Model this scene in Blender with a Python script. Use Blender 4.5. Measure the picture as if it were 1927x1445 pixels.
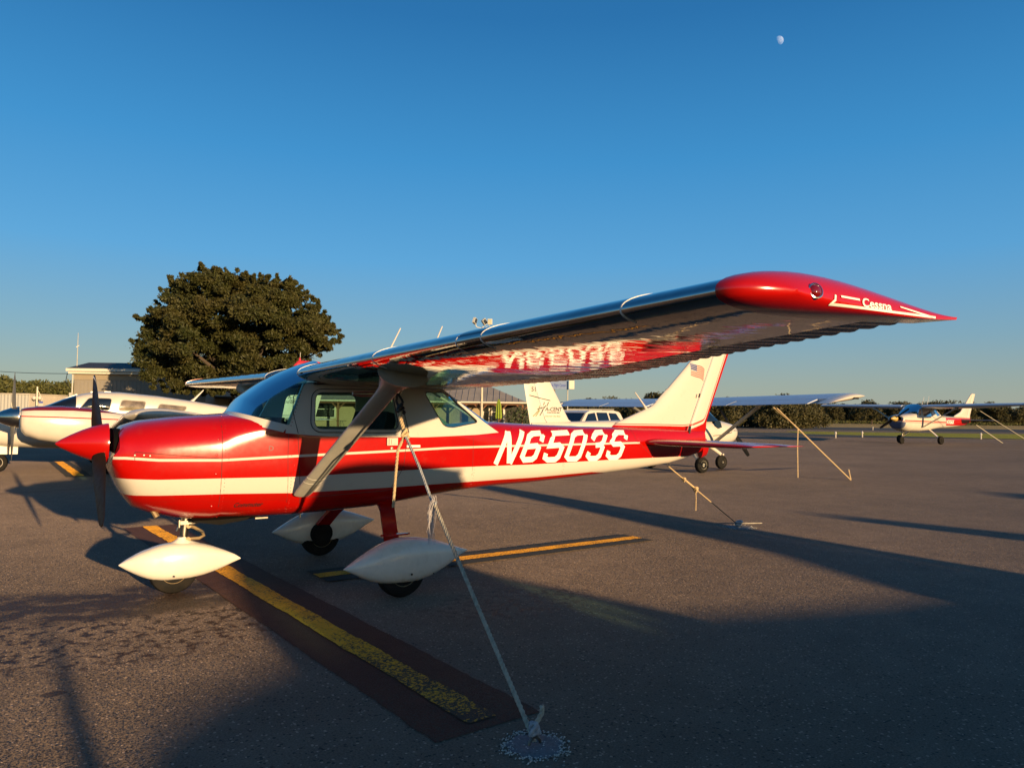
import bpy, bmesh, math, random
from mathutils import Vector, Matrix
from mathutils.bvhtree import BVHTree
from mathutils import noise as mnoise
import numpy as np

for o in list(bpy.data.objects):
    bpy.data.objects.remove(o, do_unlink=True)
scene = bpy.context.scene
COL = scene.collection
R = math.radians
random.seed(7)
rng = np.random.default_rng(7)

# ------------------------------------------------------------------ camera
# world: x runs aft along the red aeroplane, y away from the photographer, z up
CF, CYAW, CPITCH, CROLL = 1391.4, -0.5704, 0.0432, 0.0127
CPOS = Vector((-0.1225, -6.5571, 1.4617))
def cam_axes():
    cy, sy = math.cos(CYAW), math.sin(CYAW); cp, sp = math.cos(CPITCH), math.sin(CPITCH)
    f = Vector((-sy*cp, cy*cp, sp)); r = Vector((cy, sy, 0)); u = r.cross(f)
    c, s = math.cos(CROLL), math.sin(CROLL)
    return r*c+u*s, u*c-r*s, f
CR, CU, CFW = cam_axes()
cam = bpy.data.cameras.new('camera'); camo = bpy.data.objects.new('camera', cam); COL.objects.link(camo)
cam.sensor_width = 36; cam.lens = 36*CF/1927; cam.clip_start = .05; cam.clip_end = 20000
M = Matrix((CR, CU, -CFW)).transposed().to_4x4(); M.translation = CPOS
camo.matrix_world = M
scene.camera = camo
# ------------------------------------------------------------------ light
SUN_EL, SUN_AZ = R(7.2), R(-90+3.4)          # direction towards the sun: almost -y
w = bpy.data.worlds.new('World'); scene.world = w; w.use_nodes = True
nt = w.node_tree; nt.nodes.clear()
sky = nt.nodes.new('ShaderNodeTexSky'); sky.sky_type = 'NISHITA'; sky.sun_disc = False
sky.sun_elevation = SUN_EL; sky.sun_rotation = R(180-3.4)
sky.altitude = 0; sky.air_density = 1.0; sky.dust_density = .3; sky.ozone_density = 2.5
hsv = nt.nodes.new('ShaderNodeHueSaturation'); hsv.inputs['Saturation'].default_value = 1.25
bg = nt.nodes.new('ShaderNodeBackground'); bg.inputs['Strength'].default_value = .10
wo = nt.nodes.new('ShaderNodeOutputWorld')
SKYK = .10*2**.75
tc = nt.nodes.new('ShaderNodeTexCoord'); sx_ = nt.nodes.new('ShaderNodeSeparateXYZ'); nt.links.new(tc.outputs['Generated'], sx_.inputs[0])
cr_ = nt.nodes.new('ShaderNodeValToRGB'); nt.links.new(sx_.outputs[2], cr_.inputs[0]); el = cr_.color_ramp.elements
# the clear evening sky by height above the horizon, the same all the way round
SKY = [(0.0, (.37, .385, .345)), (.04, (.32, .385, .37)), (.10, (.215, .38, .50)), (.20, (.105, .37, .69)), (.326, (.050, .288, .62)), (.48, (.023, .170, .435)), (.75, (.012, .095, .28)), (1.0, (.009, .07, .22))]
while len(el) < len(SKY): el.new(.5)
for e_, (p_, c_) in zip(el, SKY): e_.position = p_
for e_, (p_, c_) in zip(el, SKY): e_.color = (*[v/SKYK/10 for v in c_], 1)
sc_ = nt.nodes.new('ShaderNodeVectorMath'); sc_.operation = 'SCALE'; sc_.inputs['Scale'].default_value = 10; nt.links.new(cr_.outputs[0], sc_.inputs[0])
mx_ = nt.nodes.new('ShaderNodeMix'); mx_.data_type = 'RGBA'; 
mr_ = nt.nodes.new('ShaderNodeMapRange'); mr_.clamp = True; nt.links.new(sx_.outputs[1], mr_.inputs[0])      # towards the low sun the sky keeps its natural glow
for i_, v_ in enumerate((-.45, .30, .42, .85)): mr_.inputs[i_+1].default_value = v_
nt.links.new(mr_.outputs[0], mx_.inputs[0]); nt.links.new(sky.outputs[0], hsv.inputs['Color']); nt.links.new(hsv.outputs[0], mx_.inputs[6]); nt.links.new(sc_.outputs[0], mx_.inputs[7]); nt.links.new(mx_.outputs[2], bg.inputs[0]); nt.links.new(bg.outputs[0], wo.inputs[0])
sl = bpy.data.lights.new('sun', 'SUN'); sl.energy = 5.0; sl.angle = R(.53); sl.color = (1, .70, .37)
so = bpy.data.objects.new('sun', sl); COL.objects.link(so)
sd = Vector((math.cos(SUN_AZ)*math.cos(SUN_EL), math.sin(SUN_AZ)*math.cos(SUN_EL), math.sin(SUN_EL)))
so.rotation_euler = sd.to_track_quat('Z', 'Y').to_euler(); so.location = sd*60
vs = scene.view_settings
vs.view_transform = 'Standard'; vs.look = 'None'; vs.exposure = .75; vs.gamma = 1; vs.use_curve_mapping = False
scene.render.engine = 'CYCLES'
scene.cycles.max_bounces = 10; scene.cycles.transparent_max_bounces = 16; scene.cycles.glossy_bounces = 5
scene.cycles.caustics_reflective = False; scene.cycles.caustics_refractive = False

# ------------------------------------------------------------------ materials
class NT:
    def __init__(s, m): s.t = m.node_tree; s.N = s.t.nodes; s.L = s.t.links
    def n(s, ty, **k):
        o = s.N.new(ty)
        for a, v in k.items(): setattr(o, a, v)
        return o
    def put(s, sock, v):
        if isinstance(v, bpy.types.NodeSocket): s.L.new(v, sock)
        else: sock.default_value = v
    def math(s, op, a, b=0.0, c=None, clamp=False):
        o = s.n('ShaderNodeMath', operation=op, use_clamp=clamp); s.put(o.inputs[0], a); s.put(o.inputs[1], b)
        if c is not None: s.put(o.inputs[2], c)
        return o.outputs[0]
    def mix(s, f, a, b, bt='MIX'):
        o = s.n('ShaderNodeMix', data_type='RGBA', blend_type=bt); s.put(o.inputs[0], f)
        for i, v in ((6, a), (7, b)):
            s.put(o.inputs[i], v if isinstance(v, bpy.types.NodeSocket) else (*v, 1) if len(v) == 3 else v)
        return o.outputs[2]
    def noise(s, vec, scale, detail=4, rough=.55, out=0):
        o = s.n('ShaderNodeTexNoise'); o.inputs['Scale'].default_value = scale; o.inputs['Detail'].default_value = detail
        o.inputs['Roughness'].default_value = rough
        if vec is not None: s.L.new(vec, o.inputs['Vector'])
        return o.outputs[out]
    def ramp(s, f, lo, hi, a=0.0, b=1.0):
        o = s.n('ShaderNodeMapRange'); o.clamp = True; s.put(o.inputs[0], f)
        for i, v in enumerate((lo, hi, a, b)): o.inputs[i+1].default_value = v
        return o.outputs[0]
    def mapping(s, vec, scale=(1, 1, 1), rot=(0, 0, 0), loc=(0, 0, 0)):
        o = s.n('ShaderNodeMapping'); o.inputs['Scale'].default_value = scale; o.inputs['Rotation'].default_value = rot; o.inputs['Location'].default_value = loc
        s.L.new(vec, o.inputs['Vector']); return o.outputs[0]
    def obj(s): return s.n('ShaderNodeTexCoord').outputs['Object']
    def bump(s, h, strength, dist=.01, normal=None):
        o = s.n('ShaderNodeBump'); o.inputs['Strength'].default_value = strength; o.inputs['Distance'].default_value = dist
        s.L.new(h, o.inputs['Height'])
        if normal is not None: s.L.new(normal, o.inputs['Normal'])
        return o.outputs[0]
    def curve(s, x, pts, xmax=8.0, zmax=4.0):
        o = s.n('ShaderNodeFloatCurve'); c = o.mapping.curves[0]
        o.mapping.use_clip = False
        P = sorted((p[0]/xmax, p[1]/zmax) for p in pts)
        c.points[0].location = P[0]; c.points[-1].location = P[-1]
        for p in P[1:-1]: c.points.new(*p)
        for p in c.points: p.handle_type = 'VECTOR'
        o.mapping.update()
        s.put(o.inputs['Value'], s.math('DIVIDE', x, xmax))
        return s.math('MULTIPLY', o.outputs[0], zmax)

def newmat(name):
    m = bpy.data.materials.new(name); m.use_nodes = True
    t = NT(m); p = m.node_tree.nodes['Principled BSDF']
    return m, t, p
def mat(name, col, rough=.5, metal=0.0, var=.12, vscale=6.0, bump=0.0, bscale=40.0, coat=0.0, spec=.5, dirt=None, dscale=2.0, bdist=.004):
    m, t, p = newmat(name); oc = t.obj()
    n = t.noise(oc, vscale, 5)
    f = t.ramp(n, .3, .7, 1-var, 1+var*.6)
    cm = t.n('ShaderNodeMix', data_type='RGBA', blend_type='MULTIPLY'); cm.inputs[0].default_value = 1
    cm.inputs[6].default_value = (*col, 1)
    cc = t.n('ShaderNodeCombineColor'); [t.L.new(f, cc.inputs[i]) for i in range(3)]
    t.L.new(cc.outputs[0], cm.inputs[7]); out = cm.outputs[2]
    if dirt:
        dn = t.ramp(t.noise(oc, dscale, 6, .65), .5, .75, 0, dirt[1]); out = t.mix(dn, out, dirt[0])
    t.L.new(out, p.inputs['Base Color'])
    t.L.new(t.ramp(t.noise(oc, vscale*2.3, 4), .3, .7, max(.02, rough*.85), min(1, rough*1.2)), p.inputs['Roughness'])
    p.inputs['Metallic'].default_value = metal; p.inputs['Coat Weight'].default_value = coat; p.inputs['Coat Roughness'].default_value = .06
    p.inputs['Specular IOR Level'].default_value = spec
    if bump: t.L.new(t.bump(t.noise(oc, bscale, 5), bump, bdist), p.inputs['Normal'])
    return m

RED = (.375, .0032, .0012); WHITE = (.56, .50, .425)
def glass_mat(name, tint, refl=1.0, rough=.0):
    m = bpy.data.materials.new(name); m.use_nodes = True; t = NT(m); t.N.clear()
    o = t.n('ShaderNodeOutputMaterial'); tr = t.n('ShaderNodeBsdfTransparent'); gl = t.n('ShaderNodeBsdfGlossy'); mx = t.n('ShaderNodeMixShader')
    tr.inputs[0].default_value = (*tint, 1); gl.inputs['Roughness'].default_value = rough
    fr = t.n('ShaderNodeFresnel'); fr.inputs[0].default_value = 1.5
    oc = t.obj(); nb = t.bump(t.noise(oc, 3.0, 2), .05, .02); t.L.new(nb, gl.inputs['Normal'])
    f = t.math('MULTIPLY', fr.outputs[0], refl, clamp=True)
    t.L.new(f, mx.inputs[0]); t.L.new(tr.outputs[0], mx.inputs[1]); t.L.new(gl.outputs[0], mx.inputs[2]); t.L.new(mx.outputs[0], o.inputs[0])
    return m
MT = {}
def paint_red():
    m, t, p = newmat('red_paint'); oc = t.obj()
    t.L.new(t.mix(t.ramp(t.noise(oc, 3, 5), .35, .7), RED, (.35, .0036, .0016)), p.inputs['Base Color'])
    t.L.new(t.ramp(t.noise(oc, 9, 5), .3, .7, .17, .2), p.inputs['Roughness'])
    p.inputs['Coat Weight'].default_value = .25; p.inputs['Coat Roughness'].default_value = .1
    t.L.new(t.bump(t.noise(oc, 2.2, 2), .04, .02), p.inputs['Normal'])
    return m
MT['red'] = paint_red()
MT['white'] = mat('white_paint', WHITE, .3, var=.06, vscale=3, coat=.3, bump=.05, bscale=4, dirt=((.45, .40, .33), .18), dscale=3)
MT['pant'] = mat('wheel_pant_white', (.72, .655, .575), .28, var=.05, vscale=4, coat=.4, bump=.04, bscale=5, dirt=((.4, .34, .26), .12), dscale=5)
MT['greypaint'] = mat('strut_grey_paint', (.44, .42, .37), .42, var=.1, vscale=8, dirt=((.2, .18, .15), .3), dscale=5)
MT['black'] = mat('black_trim', (.012, .012, .013), .45)
MT['dark'] = mat('cabin_dark', (.02, .021, .022), .8)
MT['seat'] = mat('seat_fabric', (.035, .036, .04), .85, bump=.2, bscale=150)
MT['rubber'] = mat('tyre_rubber', (.014, .013, .012), .8, var=.3, bump=.2, bscale=60, dirt=((.04, .028, .016), .35), dscale=8, spec=.12)
MT['steel'] = mat('worn_steel', (.22, .20, .17), .38, metal=1, var=.25, vscale=20, dirt=((.10, .08, .05), .5), dscale=12)
MT['gold'] = mat('yellowed_alloy', (.27, .19, .10), .45, metal=.4, var=.25, vscale=20)
MT['rope'] = mat('weathered_rope', (.42, .37, .29), .9, var=.3, vscale=40, bump=.4, bscale=300)
MT['roperaw'] = mat('tan_rope', (.50, .36, .20), .9, var=.3, vscale=40, bump=.4, bscale=300)
MT['ropegrey'] = mat('grey_rope', (.33, .34, .36), .9, var=.4, vscale=60, bump=.4, bscale=300)
MT['glass'] = glass_mat('cabin_glass', (.50, .72, .64), 1.0)
MT['windshield'] = glass_mat('windshield_glass', (.45, .72, .74), 1.05)
MT['navred'] = mat('red_lens', (.14, .003, .003), .05, coat=1)
MT['chrome'] = mat('chrome_ring', (.7, .68, .65), .12, metal=1)
MT['propblade'] = mat('propeller_black', (.014, .009, .006), .5, var=.2, vscale=10, spec=.12); MT['void'] = mat('intake_black', (.004, .004, .004), .9, spec=.05)
def metal_skin(name='polished_aluminium', base=(.42, .41, .40), rough=.035, k=1.0):
    m, t, p = newmat(name); oc = t.obj()
    p.inputs['Metallic'].default_value = 1
    n = t.noise(oc, 5, 5)
    t.L.new(t.mix(t.ramp(n, .35, .7), base, tuple(c*.82 for c in base)), p.inputs['Base Color'])
    t.L.new(t.ramp(t.noise(oc, 14, 5), .3, .75, rough*.7, rough*1.6), p.inputs['Roughness'])
    wob = t.noise(t.mapping(oc, (1.0, 2.6, 1.0)), 3.2, 2, .5)
    fine = t.noise(t.mapping(oc, (6, 9, 6)), 3.0, 2, .5)
    b1 = t.bump(wob, .11*k, .022); b2 = t.bump(fine, .02*k, .004, b1)
    t.L.new(b2, p.inputs['Normal'])
    return m
MT['alu'] = metal_skin()
MT['alu_le'] = metal_skin('polished_leading_edge', (.55, .56, .58), .16, .25)
MT['alu_dark'] = metal_skin('corrugated_aluminium', (.34, .34, .35), .25, .3)
MT['alu_bg'] = mat('pale_blue_wing_paint', (.50, .53, .60), .35, var=.06, coat=.2)  # bluish sky light on the bare wings is put into this colour
def zone_paint(name, off, base, zones, rough=.22):
    """flat print on the fuselage skin: zones = (colour, function(t,x,z)->mask)"""
    m, t, p = newmat(name); oc = t.obj()
    sp = t.n('ShaderNodeSeparateXYZ'); t.L.new(oc, sp.inputs[0])
    x = t.math('ADD', sp.outputs[0], off); z = sp.outputs[2]
    c = t.mix(t.ramp(t.noise(oc, 3, 5), .35, .7), base, tuple(v*.9 for v in base))
    for colr, fn in zones: c = t.mix(fn(t, x, z), c, colr)
    dn = t.ramp(t.noise(oc, 11, 7, .7), .60, .8, 0, .16); c = t.mix(dn, c, (.20, .12, .08))
    gm = t.math('MULTIPLY', t.ramp(t.noise(t.mapping(oc, (.9, 1, 7)), 3.0, 6, .65), .42, .70), t.ramp(z, .60, .86, .55, 0)); c = t.mix(gm, c, (.045, .018, .012))
    t.L.new(c, p.inputs['Base Color']); p.inputs['Specular IOR Level'].default_value = .36
    t.L.new(t.ramp(t.noise(oc, 30, 3), .3, .7, rough*.75, rough*.85), p.inputs['Roughness'])
    p.inputs['Coat Weight'].default_value = .25; p.inputs['Coat Roughness'].default_value = .05
    t.L.new(t.bump(t.noise(t.mapping(oc, (1, 1, 1.6)), 2.4, 2), .045, .02), p.inputs['Normal'])
    return m
THIN = [(0, 1.115), (.436, 1.115), (.663, 1.097), (1.1, 1.09), (1.677, 1.114), (3.055, 1.16), (3.581, 1.165), (5.5, 1.172), (8, 1.18)]
BTOP = [(0, .962), (.402, .962), (.667, .95), (1.104, .95), (1.681, .946), (3.057, .98), (4.09, .976), (5.25, .991), (6.57, 1.0), (8, 1.0)]
BBOT = [(0, .835), (.467, .832), (.674, .828), (1.11, .826), (1.685, .812), (3.065, .833), (4.13, .838), (5.0, .862), (5.4, .83), (5.7, .5), (8, .4)]
CABL = [(0, 3.5), (1.10, 3.5), (1.17, 1.445), (1.38, 1.385), (1.58, 1.328), (1.77, 1.302), (2.63, 1.283), (2.84, 1.282), (3.22, 1.322), (3.49, 1.38), (3.66, 1.40), (3.8, 3.5), (8, 3.6)]
def f_band(t, x, z):
    a = t.math('LESS_THAN', z, t.curve(x, BTOP)); b = t.math('GREATER_THAN', z, t.curve(x, BBOT)); return t.math('MULTIPLY', a, b)
def f_thin(t, x, z):
    d = t.math('ABSOLUTE', t.math('SUBTRACT', z, t.curve(x, THIN))); return t.math('MULTIPLY', t.math('LESS_THAN', d, .010), t.math('LESS_THAN', x, 5.72))
def f_cab(t, x, z): return t.math('GREATER_THAN', z, t.curve(x, CABL))
HOFF = 2.2
MT['fus'] = zone_paint('red_fuselage_paint', HOFF, RED, [(WHITE, f_band), (WHITE, f_thin), (WHITE, f_cab)])
RUDL = [(0, 0), (6.5, 0), (6.62, 1.30), (6.96, 1.40), (7.0, 1.47), (7.37, 2.285), (7.5, 2.57), (8, 3.6)]
def f_rud(t, x, z): return t.math('GREATER_THAN', z, t.curve(x, RUDL))
FINB = [(0, 1.37), (5.5, 1.372), (6.3, 1.365), (6.6, 1.36), (6.75, 1.372), (8, 1.45)]
def f_fin(t, x, z): return t.math('GREATER_THAN', z, t.curve(x, FINB))
def f_finline(t, x, z):
    d = t.math('ABSOLUTE', t.math('SUBTRACT', z, t.math('ADD', t.curve(x, FINB), .016))); return t.math('LESS_THAN', d, .0045)
def f_rudline(t, x, z):
    c = t.curve(x, RUDL); d = t.math('SUBTRACT', z, t.math('ADD', c, .045)); return t.math('LESS_THAN', t.math('ABSOLUTE', d), .012)
MT['finpaint'] = zone_paint('white_fin_paint', HOFF, RED, [(WHITE, f_fin), ((.30, .03, .02), f_finline)], .3)
MT['rudpaint'] = zone_paint('white_and_red_rudder_paint', HOFF, RED, [(WHITE, f_rud), ((.5, .05, .03), f_rudline)], .3)

# ------------------------------------------------------------------ mesh helpers
class MB:
    def __init__(s): s.v = []; s.f = []
    def add(s, v, f):
        b = len(s.v); s.v += [tuple(p) for p in v]; s.f += [tuple(i+b for i in q) for q in f]; return s
    def box(s, c, d, rot=None, taper=1.0):
        hx, hy, hz = d[0]/2, d[1]/2, d[2]/2; P = []
        for k in (-1, 1):
            q = taper if k > 0 else 1
            P += [Vector((-hx*q, -hy*q, k*hz)), Vector((hx*q, -hy*q, k*hz)), Vector((hx*q, hy*q, k*hz)), Vector((-hx*q, hy*q, k*hz))]
        if rot is not None: P = [rot @ p for p in P]
        c = Vector(c); P = [p+c for p in P]
        return s.add(P, [(3, 2, 1, 0), (4, 5, 6, 7), (0, 1, 5, 4), (1, 2, 6, 5), (2, 3, 7, 6), (3, 0, 4, 7)])
    def tube(s, pts, rad, n=8, caps=True, ry=None, up=None):
        pts = [Vector(p) for p in pts]; m = len(pts); rads = rad if isinstance(rad, (list, tuple)) else [rad]*m
        V = []; prev = None
        for i, p in enumerate(pts):
            d = (pts[min(i+1, m-1)]-pts[max(i-1, 0)]).normalized()
            if prev is None:
                a = Vector(up) if up else (Vector((0, 0, 1)) if abs(d.z) < .9 else Vector((1, 0, 0)))
                e = (a-d*a.dot(d)).normalized()
            else: e = (prev-d*prev.dot(d)).normalized()
            prev = e; g = d.cross(e)
            for k in range(n):
                t = 2*math.pi*k/n; V.append(p+e*(rads[i]*math.cos(t))+g*((ry if ry else rads[i])*math.sin(t)))
        F = [(i*n+k, i*n+(k+1) % n, (i+1)*n+(k+1) % n, (i+1)*n+k) for i in range(m-1) for k in range(n)]
        if caps: F += [tuple(reversed(range(n))), tuple(range((m-1)*n, m*n))]
        return s.add(V, F)
    def loft(s, rings, caps=(True, True), closed=True):
        n = len(rings[0]); V = [p for r in rings for p in r]; m = len(rings)
        F = [(i*n+k, i*n+(k+1) % n, (i+1)*n+(k+1) % n, (i+1)*n+k) for i in range(m-1) for k in range(n if closed else n-1)]
        if caps[0]: F.append(tuple(reversed(range(n))))
        if caps[1]: F.append(tuple(range((m-1)*n, m*n)))
        return s.add(V, F)
    def lathe(s, prof, c, axis, n=24):
        ax = Vector(axis).normalized(); e = ax.orthogonal().normalized(); g = ax.cross(e); c = Vector(c)
        rings = [[c+ax*a+(e*math.cos(2*math.pi*k/n)+g*math.sin(2*math.pi*k/n))*max(r, 1e-4) for k in range(n)] for a, r in prof]
        return s.loft(rings)
    def prism(s, poly, fn0, fn1):
        n = len(poly); A = [fn0(*p) for p in poly]; B = [fn1(*p) for p in poly]
        return s.add(A+B, [tuple(range(n))[::-1], tuple(range(n, 2*n))]+[(k, (k+1) % n, n+(k+1) % n, n+k) for k in range(n)])
    def grid(s, P):
        n = len(P[0]); V = [p for r in P for p in r]
        return s.add(V, [(i*n+k, i*n+k+1, (i+1)*n+k+1, (i+1)*n+k) for i in range(len(P)-1) for k in range(n-1)])
    def xf(s, f): s.v = [tuple(f(Vector(p))) for p in s.v]; return s
    def scaled(s, S): s.v = [(p[0]*S[0], p[1]*S[1], p[2]*S[2]) for p in s.v]; return s
def fix_normals(me):
    bm = bmesh.new(); bm.from_mesh(me); bmesh.ops.recalc_face_normals(bm, faces=bm.faces); bm.to_mesh(me); bm.free()
def obj(name, mb, m, parent=None, smooth=35, off=(0, 0, 0), label=None, kind=None, fix=True):
    me = bpy.data.meshes.new(name)
    V = mb.v if off == (0, 0, 0) else [(p[0]-off[0], p[1]-off[1], p[2]-off[2]) for p in mb.v]
    me.from_pydata(V, [], mb.f); me.update()
    if fix: fix_normals(me)
    if smooth:
        me.polygons.foreach_set('use_smooth', [True]*len(me.polygons)); me.set_sharp_from_angle(angle=R(smooth))
    me.materials.append(m)
    o = bpy.data.objects.new(name, me); COL.objects.link(o)
    if parent is not None: o.parent = parent
    if label: o['label'] = label
    if kind: o['kind'] = kind
    return o
def thing(name, label, cat, loc=(0, 0, 0), rz=0, group=None):
    o = bpy.data.objects.new(name, None); COL.objects.link(o); o.location = loc; o.rotation_euler = (0, 0, rz); o.empty_display_size = .3
    return tag(o, label, cat, group)
def tag(o, label, cat, group=None):
    o['label'] = label; o['category'] = cat
    if group: o['group'] = group
    return o
def copy_tree(o, parent=None):
    c = o.copy(); COL.objects.link(c); c.parent = parent
    for ch in list(o.children): copy_tree(ch, c)
    return c
def text_mb(body, size=1.0, shear=0.0, bold=0.0, align='LEFT', sx=1.0):
    cu = bpy.data.curves.new('tmp_text', 'FONT'); cu.body = body; cu.size = size; cu.shear = shear; cu.offset = bold; cu.align_x = align; cu.resolution_u = 3
    o = bpy.data.objects.new('tmp_text', cu); COL.objects.link(o)
    dg = bpy.context.evaluated_depsgraph_get(); dg.update()
    me = o.evaluated_get(dg).to_mesh()
    mb = MB(); mb.add([(v.co.x*sx, v.co.y, 0) for v in me.vertices], [tuple(p.vertices) for p in me.polygons])
    o.evaluated_get(dg).to_mesh_clear(); bpy.data.objects.remove(o); bpy.data.curves.remove(cu)
    return mb
def stroke_mb(paths, wd, seg=.05):
    """flat ribbons with mitred joints along 2D polylines, subdivided"""
    mb = MB()
    for P in paths:
        closed = P[0] == P[-1] and len(P) > 2
        pts = [Vector(p) for p in P]
        if closed: pts = pts[:-1]
        n = len(pts); Lf = []; Rt = []
        for i in range(n):
            a = pts[(i-1) % n] if (closed or i > 0) else None; b = pts[(i+1) % n] if (closed or i < n-1) else None
            d1 = (pts[i]-a).normalized() if a is not None else None; d2 = (b-pts[i]).normalized() if b is not None else None
            if d1 is None: d1 = d2
            if d2 is None: d2 = d1
            n1 = Vector((-d1.y, d1.x)); n2 = Vector((-d2.y, d2.x)); mm = (n1+n2).normalized(); k = wd/2/max(.5, mm.dot(n1))
            Lf.append(pts[i]+mm*k); Rt.append(pts[i]-mm*k)
        if closed: Lf.append(Lf[0]); Rt.append(Rt[0])
        rows = []
        for i in range(len(Lf)-1):
            m = max(1, int((Lf[i+1]-Lf[i]).length/seg))
            for j in range(m+(1 if i == len(Lf)-2 else 0)):
                q = j/m; l = Lf[i].lerp(Lf[i+1], q); r = Rt[i].lerp(Rt[i+1], q)
                rows.append([(l.x, l.y, 0), ((l.x+r.x)/2, (l.y+r.y)/2, 0), (r.x, r.y, 0)])
        mb.grid(rows)
    return mb
def project_y(mb, bvh, sgn=-1, lift=.003, fmap=None):
    """decal: 2D (x,z) points thrown along y onto a surface"""
    V = []; last = None
    for p in mb.v:
        x, z = (p[0], p[1]) if fmap is None else fmap(p[0], p[1])
        hit = bvh.ray_cast(Vector((x, sgn*9, z)), Vector((0, -sgn, 0)))
        if hit[0] is not None: last = hit[0].y
        y = last if last is not None else 0
        V.append((x, y+sgn*lift, z))
    mb.v = V; return mb
def bvh_of(mb): return BVHTree.FromPolygons(mb.v, mb.f)
def rrect(x0, z0, x1, z1, r, n=6, top_dx=0.0):
    P = []
    for cx, cz, a0 in ((x1-r, z1-r, 0), (x0+r, z1-r, 90), (x0+r, z0+r, 180), (x1-r, z0+r, 270)):
        for k in range(n+1):
            a = R(a0+90*k/n); x = cx+r*math.cos(a); z = cz+r*math.sin(a); P.append((x+top_dx*(z-z0)/(z1-z0), z))
    return P
def rpoly(pts, r, n=5):
    """rounded polygon"""
    out = []; m = len(pts)
    for i in range(m):
        p = Vector(pts[i]); a = Vector(pts[i-1]); b = Vector(pts[(i+1) % m])
        da = (a-p); db = (b-p); k = min(r, da.length*.45, db.length*.45)
        p0 = p+da.normalized()*k; p1 = p+db.normalized()*k
        for j in range(n+1):
            q = j/n; out.append(tuple((p0*(1-q)**2+p*2*q*(1-q)+p1*q*q)))
    return out
def holed_panel(outer, holes):
    """triangulated flat polygon with holes, as (verts2d, tris)"""
    bm = bmesh.new(); es = []
    for loop in [outer]+holes:
        vs_ = [bm.verts.new((p[0], p[1], 0)) for p in loop]
        es += [bm.edges.new((vs_[i], vs_[(i+1) % len(vs_)])) for i in range(len(vs_))]
    bmesh.ops.triangle_fill(bm, use_beauty=True, use_dissolve=False, edges=es)
    bm.verts.index_update()
    V = [(v.co.x, v.co.y) for v in bm.verts]; F = [tuple(v.index for v in f.verts) for f in bm.faces]
    def inside(p, poly):
        c = False; n = len(poly)
        for i in range(n):
            (x1, y1), (x2, y2) = poly[i], poly[i-1]
            if (y1 > p[1]) != (y2 > p[1]) and p[0] < (x2-x1)*(p[1]-y1)/(y2-y1)+x1: c = not c
        return c
    G = []
    for f in F:
        c = (sum(V[i][0] for i in f)/3, sum(V[i][1] for i in f)/3)
        if inside(c, outer) and not any(inside(c, h) for h in holes): G.append(f)
    bm.free(); return V, G
def tabf(pts):
    a = np.array(pts); return lambda x: float(np.interp(x, a[:, 0], a[:, 1]))
def pt(px, py, depth):
    """the place a given distance ahead that lies in the photograph's direction (used once to survey where things stand)"""
    d = CR*((px-963.5)/CF)+CU*(-(py-722.5)/CF)+CFW; return CPOS+d*depth
FACE = math.atan2(CR.y, CR.x)
print('helpers ok')

# ------------------------------------------------------------------ high-wing aeroplane
ZB = tabf([(.36, 1.0), (.40, .90), (.445, .82), (.52, .72), (.65, .665), (.88, .607), (1.05, .595), (1.12, .597), (1.14, .603), (1.74, .603), (2.4, .636), (3.14, .725), (3.6, .755), (4.24, .772), (4.95, .81), (5.72, .86), (6.36, .92), (6.67, .985), (6.95, 1.06)])
ZT = tabf([(.36, 1.31), (.40, 1.348), (.52, 1.385), (.83, 1.426), (1.22, 1.456), (1.4, 1.43), (1.58, 1.385), (1.75, 1.32), (3.2, 1.32), (3.5, 1.38), (3.72, 1.402), (4.135, 1.383), (4.83, 1.358), (5.36, 1.35), (6.0, 1.345), (6.95, 1.30)])
WD = tabf([(.36, .385), (.40, .405), (.6, .45), (1.1, .50), (1.58, .53), (2.6, .535), (3.1, .50), (3.6, .43), (4.2, .36), (5, .265), (5.8, .18), (6.4, .12), (6.95, .05)])
NN = tabf([(.36, 2.6), (1.1, 3.2), (1.6, 5), (3.2, 5), (3.8, 3.6), (5, 3.2), (6.9, 2.6)])
def sstep(a, b, x):
    t = min(1, max(0, (x-a)/(b-a))); return t*t*(3-2*t)
ZC = tabf([(.36, .60), (.6, .60), (1.1, .62), (1.35, .76), (1.58, .90), (1.75, .93), (3.2, .90), (3.6, .62), (4, .5), (7, .5)]); NB = tabf([(.36, 2.5), (.7, 2.7), (1.14, 3.0), (1.6, 4.2), (2.2, 5), (3.2, 5), (3.8, 3.6), (5, 3.2), (6.9, 2.6)])
def fus_ring(x, M=56, grow=0.0):
    zb, zt, wd, nt_, nb_ = ZB(x), ZT(x), WD(x)+grow, NN(x), NB(x); zc = zb+(zt-zb)*ZC(x); out = []
    for k in range(M):
        a = 2*math.pi*k/M; c, s = math.cos(a), math.sin(a); n = nt_ if s >= 0 else nb_; h = (zt-zc if s >= 0 else zc-zb)+grow
        y = wd*math.copysign(abs(c)**(2/n), c); z = zc+h*math.copysign(abs(s)**(2/n), s)
        dx = .042*sstep(1.12, 1.18, z)*max(0, 1-(x-.36)/.25) if x < .61 else 0   # the intake notch in the cowl's nose
        out.append((x+dx, y, z))
    return out
def fus_mb():
    xs = [.36, .38, .40, .43, .47, .52, .58, .65, .74, .83, .92, 1.0, 1.06, 1.1, 1.138, 1.142, 1.2, 1.3, 1.4, 1.5, 1.58, 1.66, 1.75, 1.9, 2.1, 2.4, 2.7, 3.0, 3.2, 3.35, 3.5, 3.6, 3.72, 3.9, 4.2, 4.5, 4.83, 5.1, 5.4, 5.7, 6.0, 6.3, 6.55, 6.75, 6.95]
    return MB().loft([fus_ring(x) for x in xs])
AX = [(1-math.cos(math.pi*i/22))/2 for i in range(23)]
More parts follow.
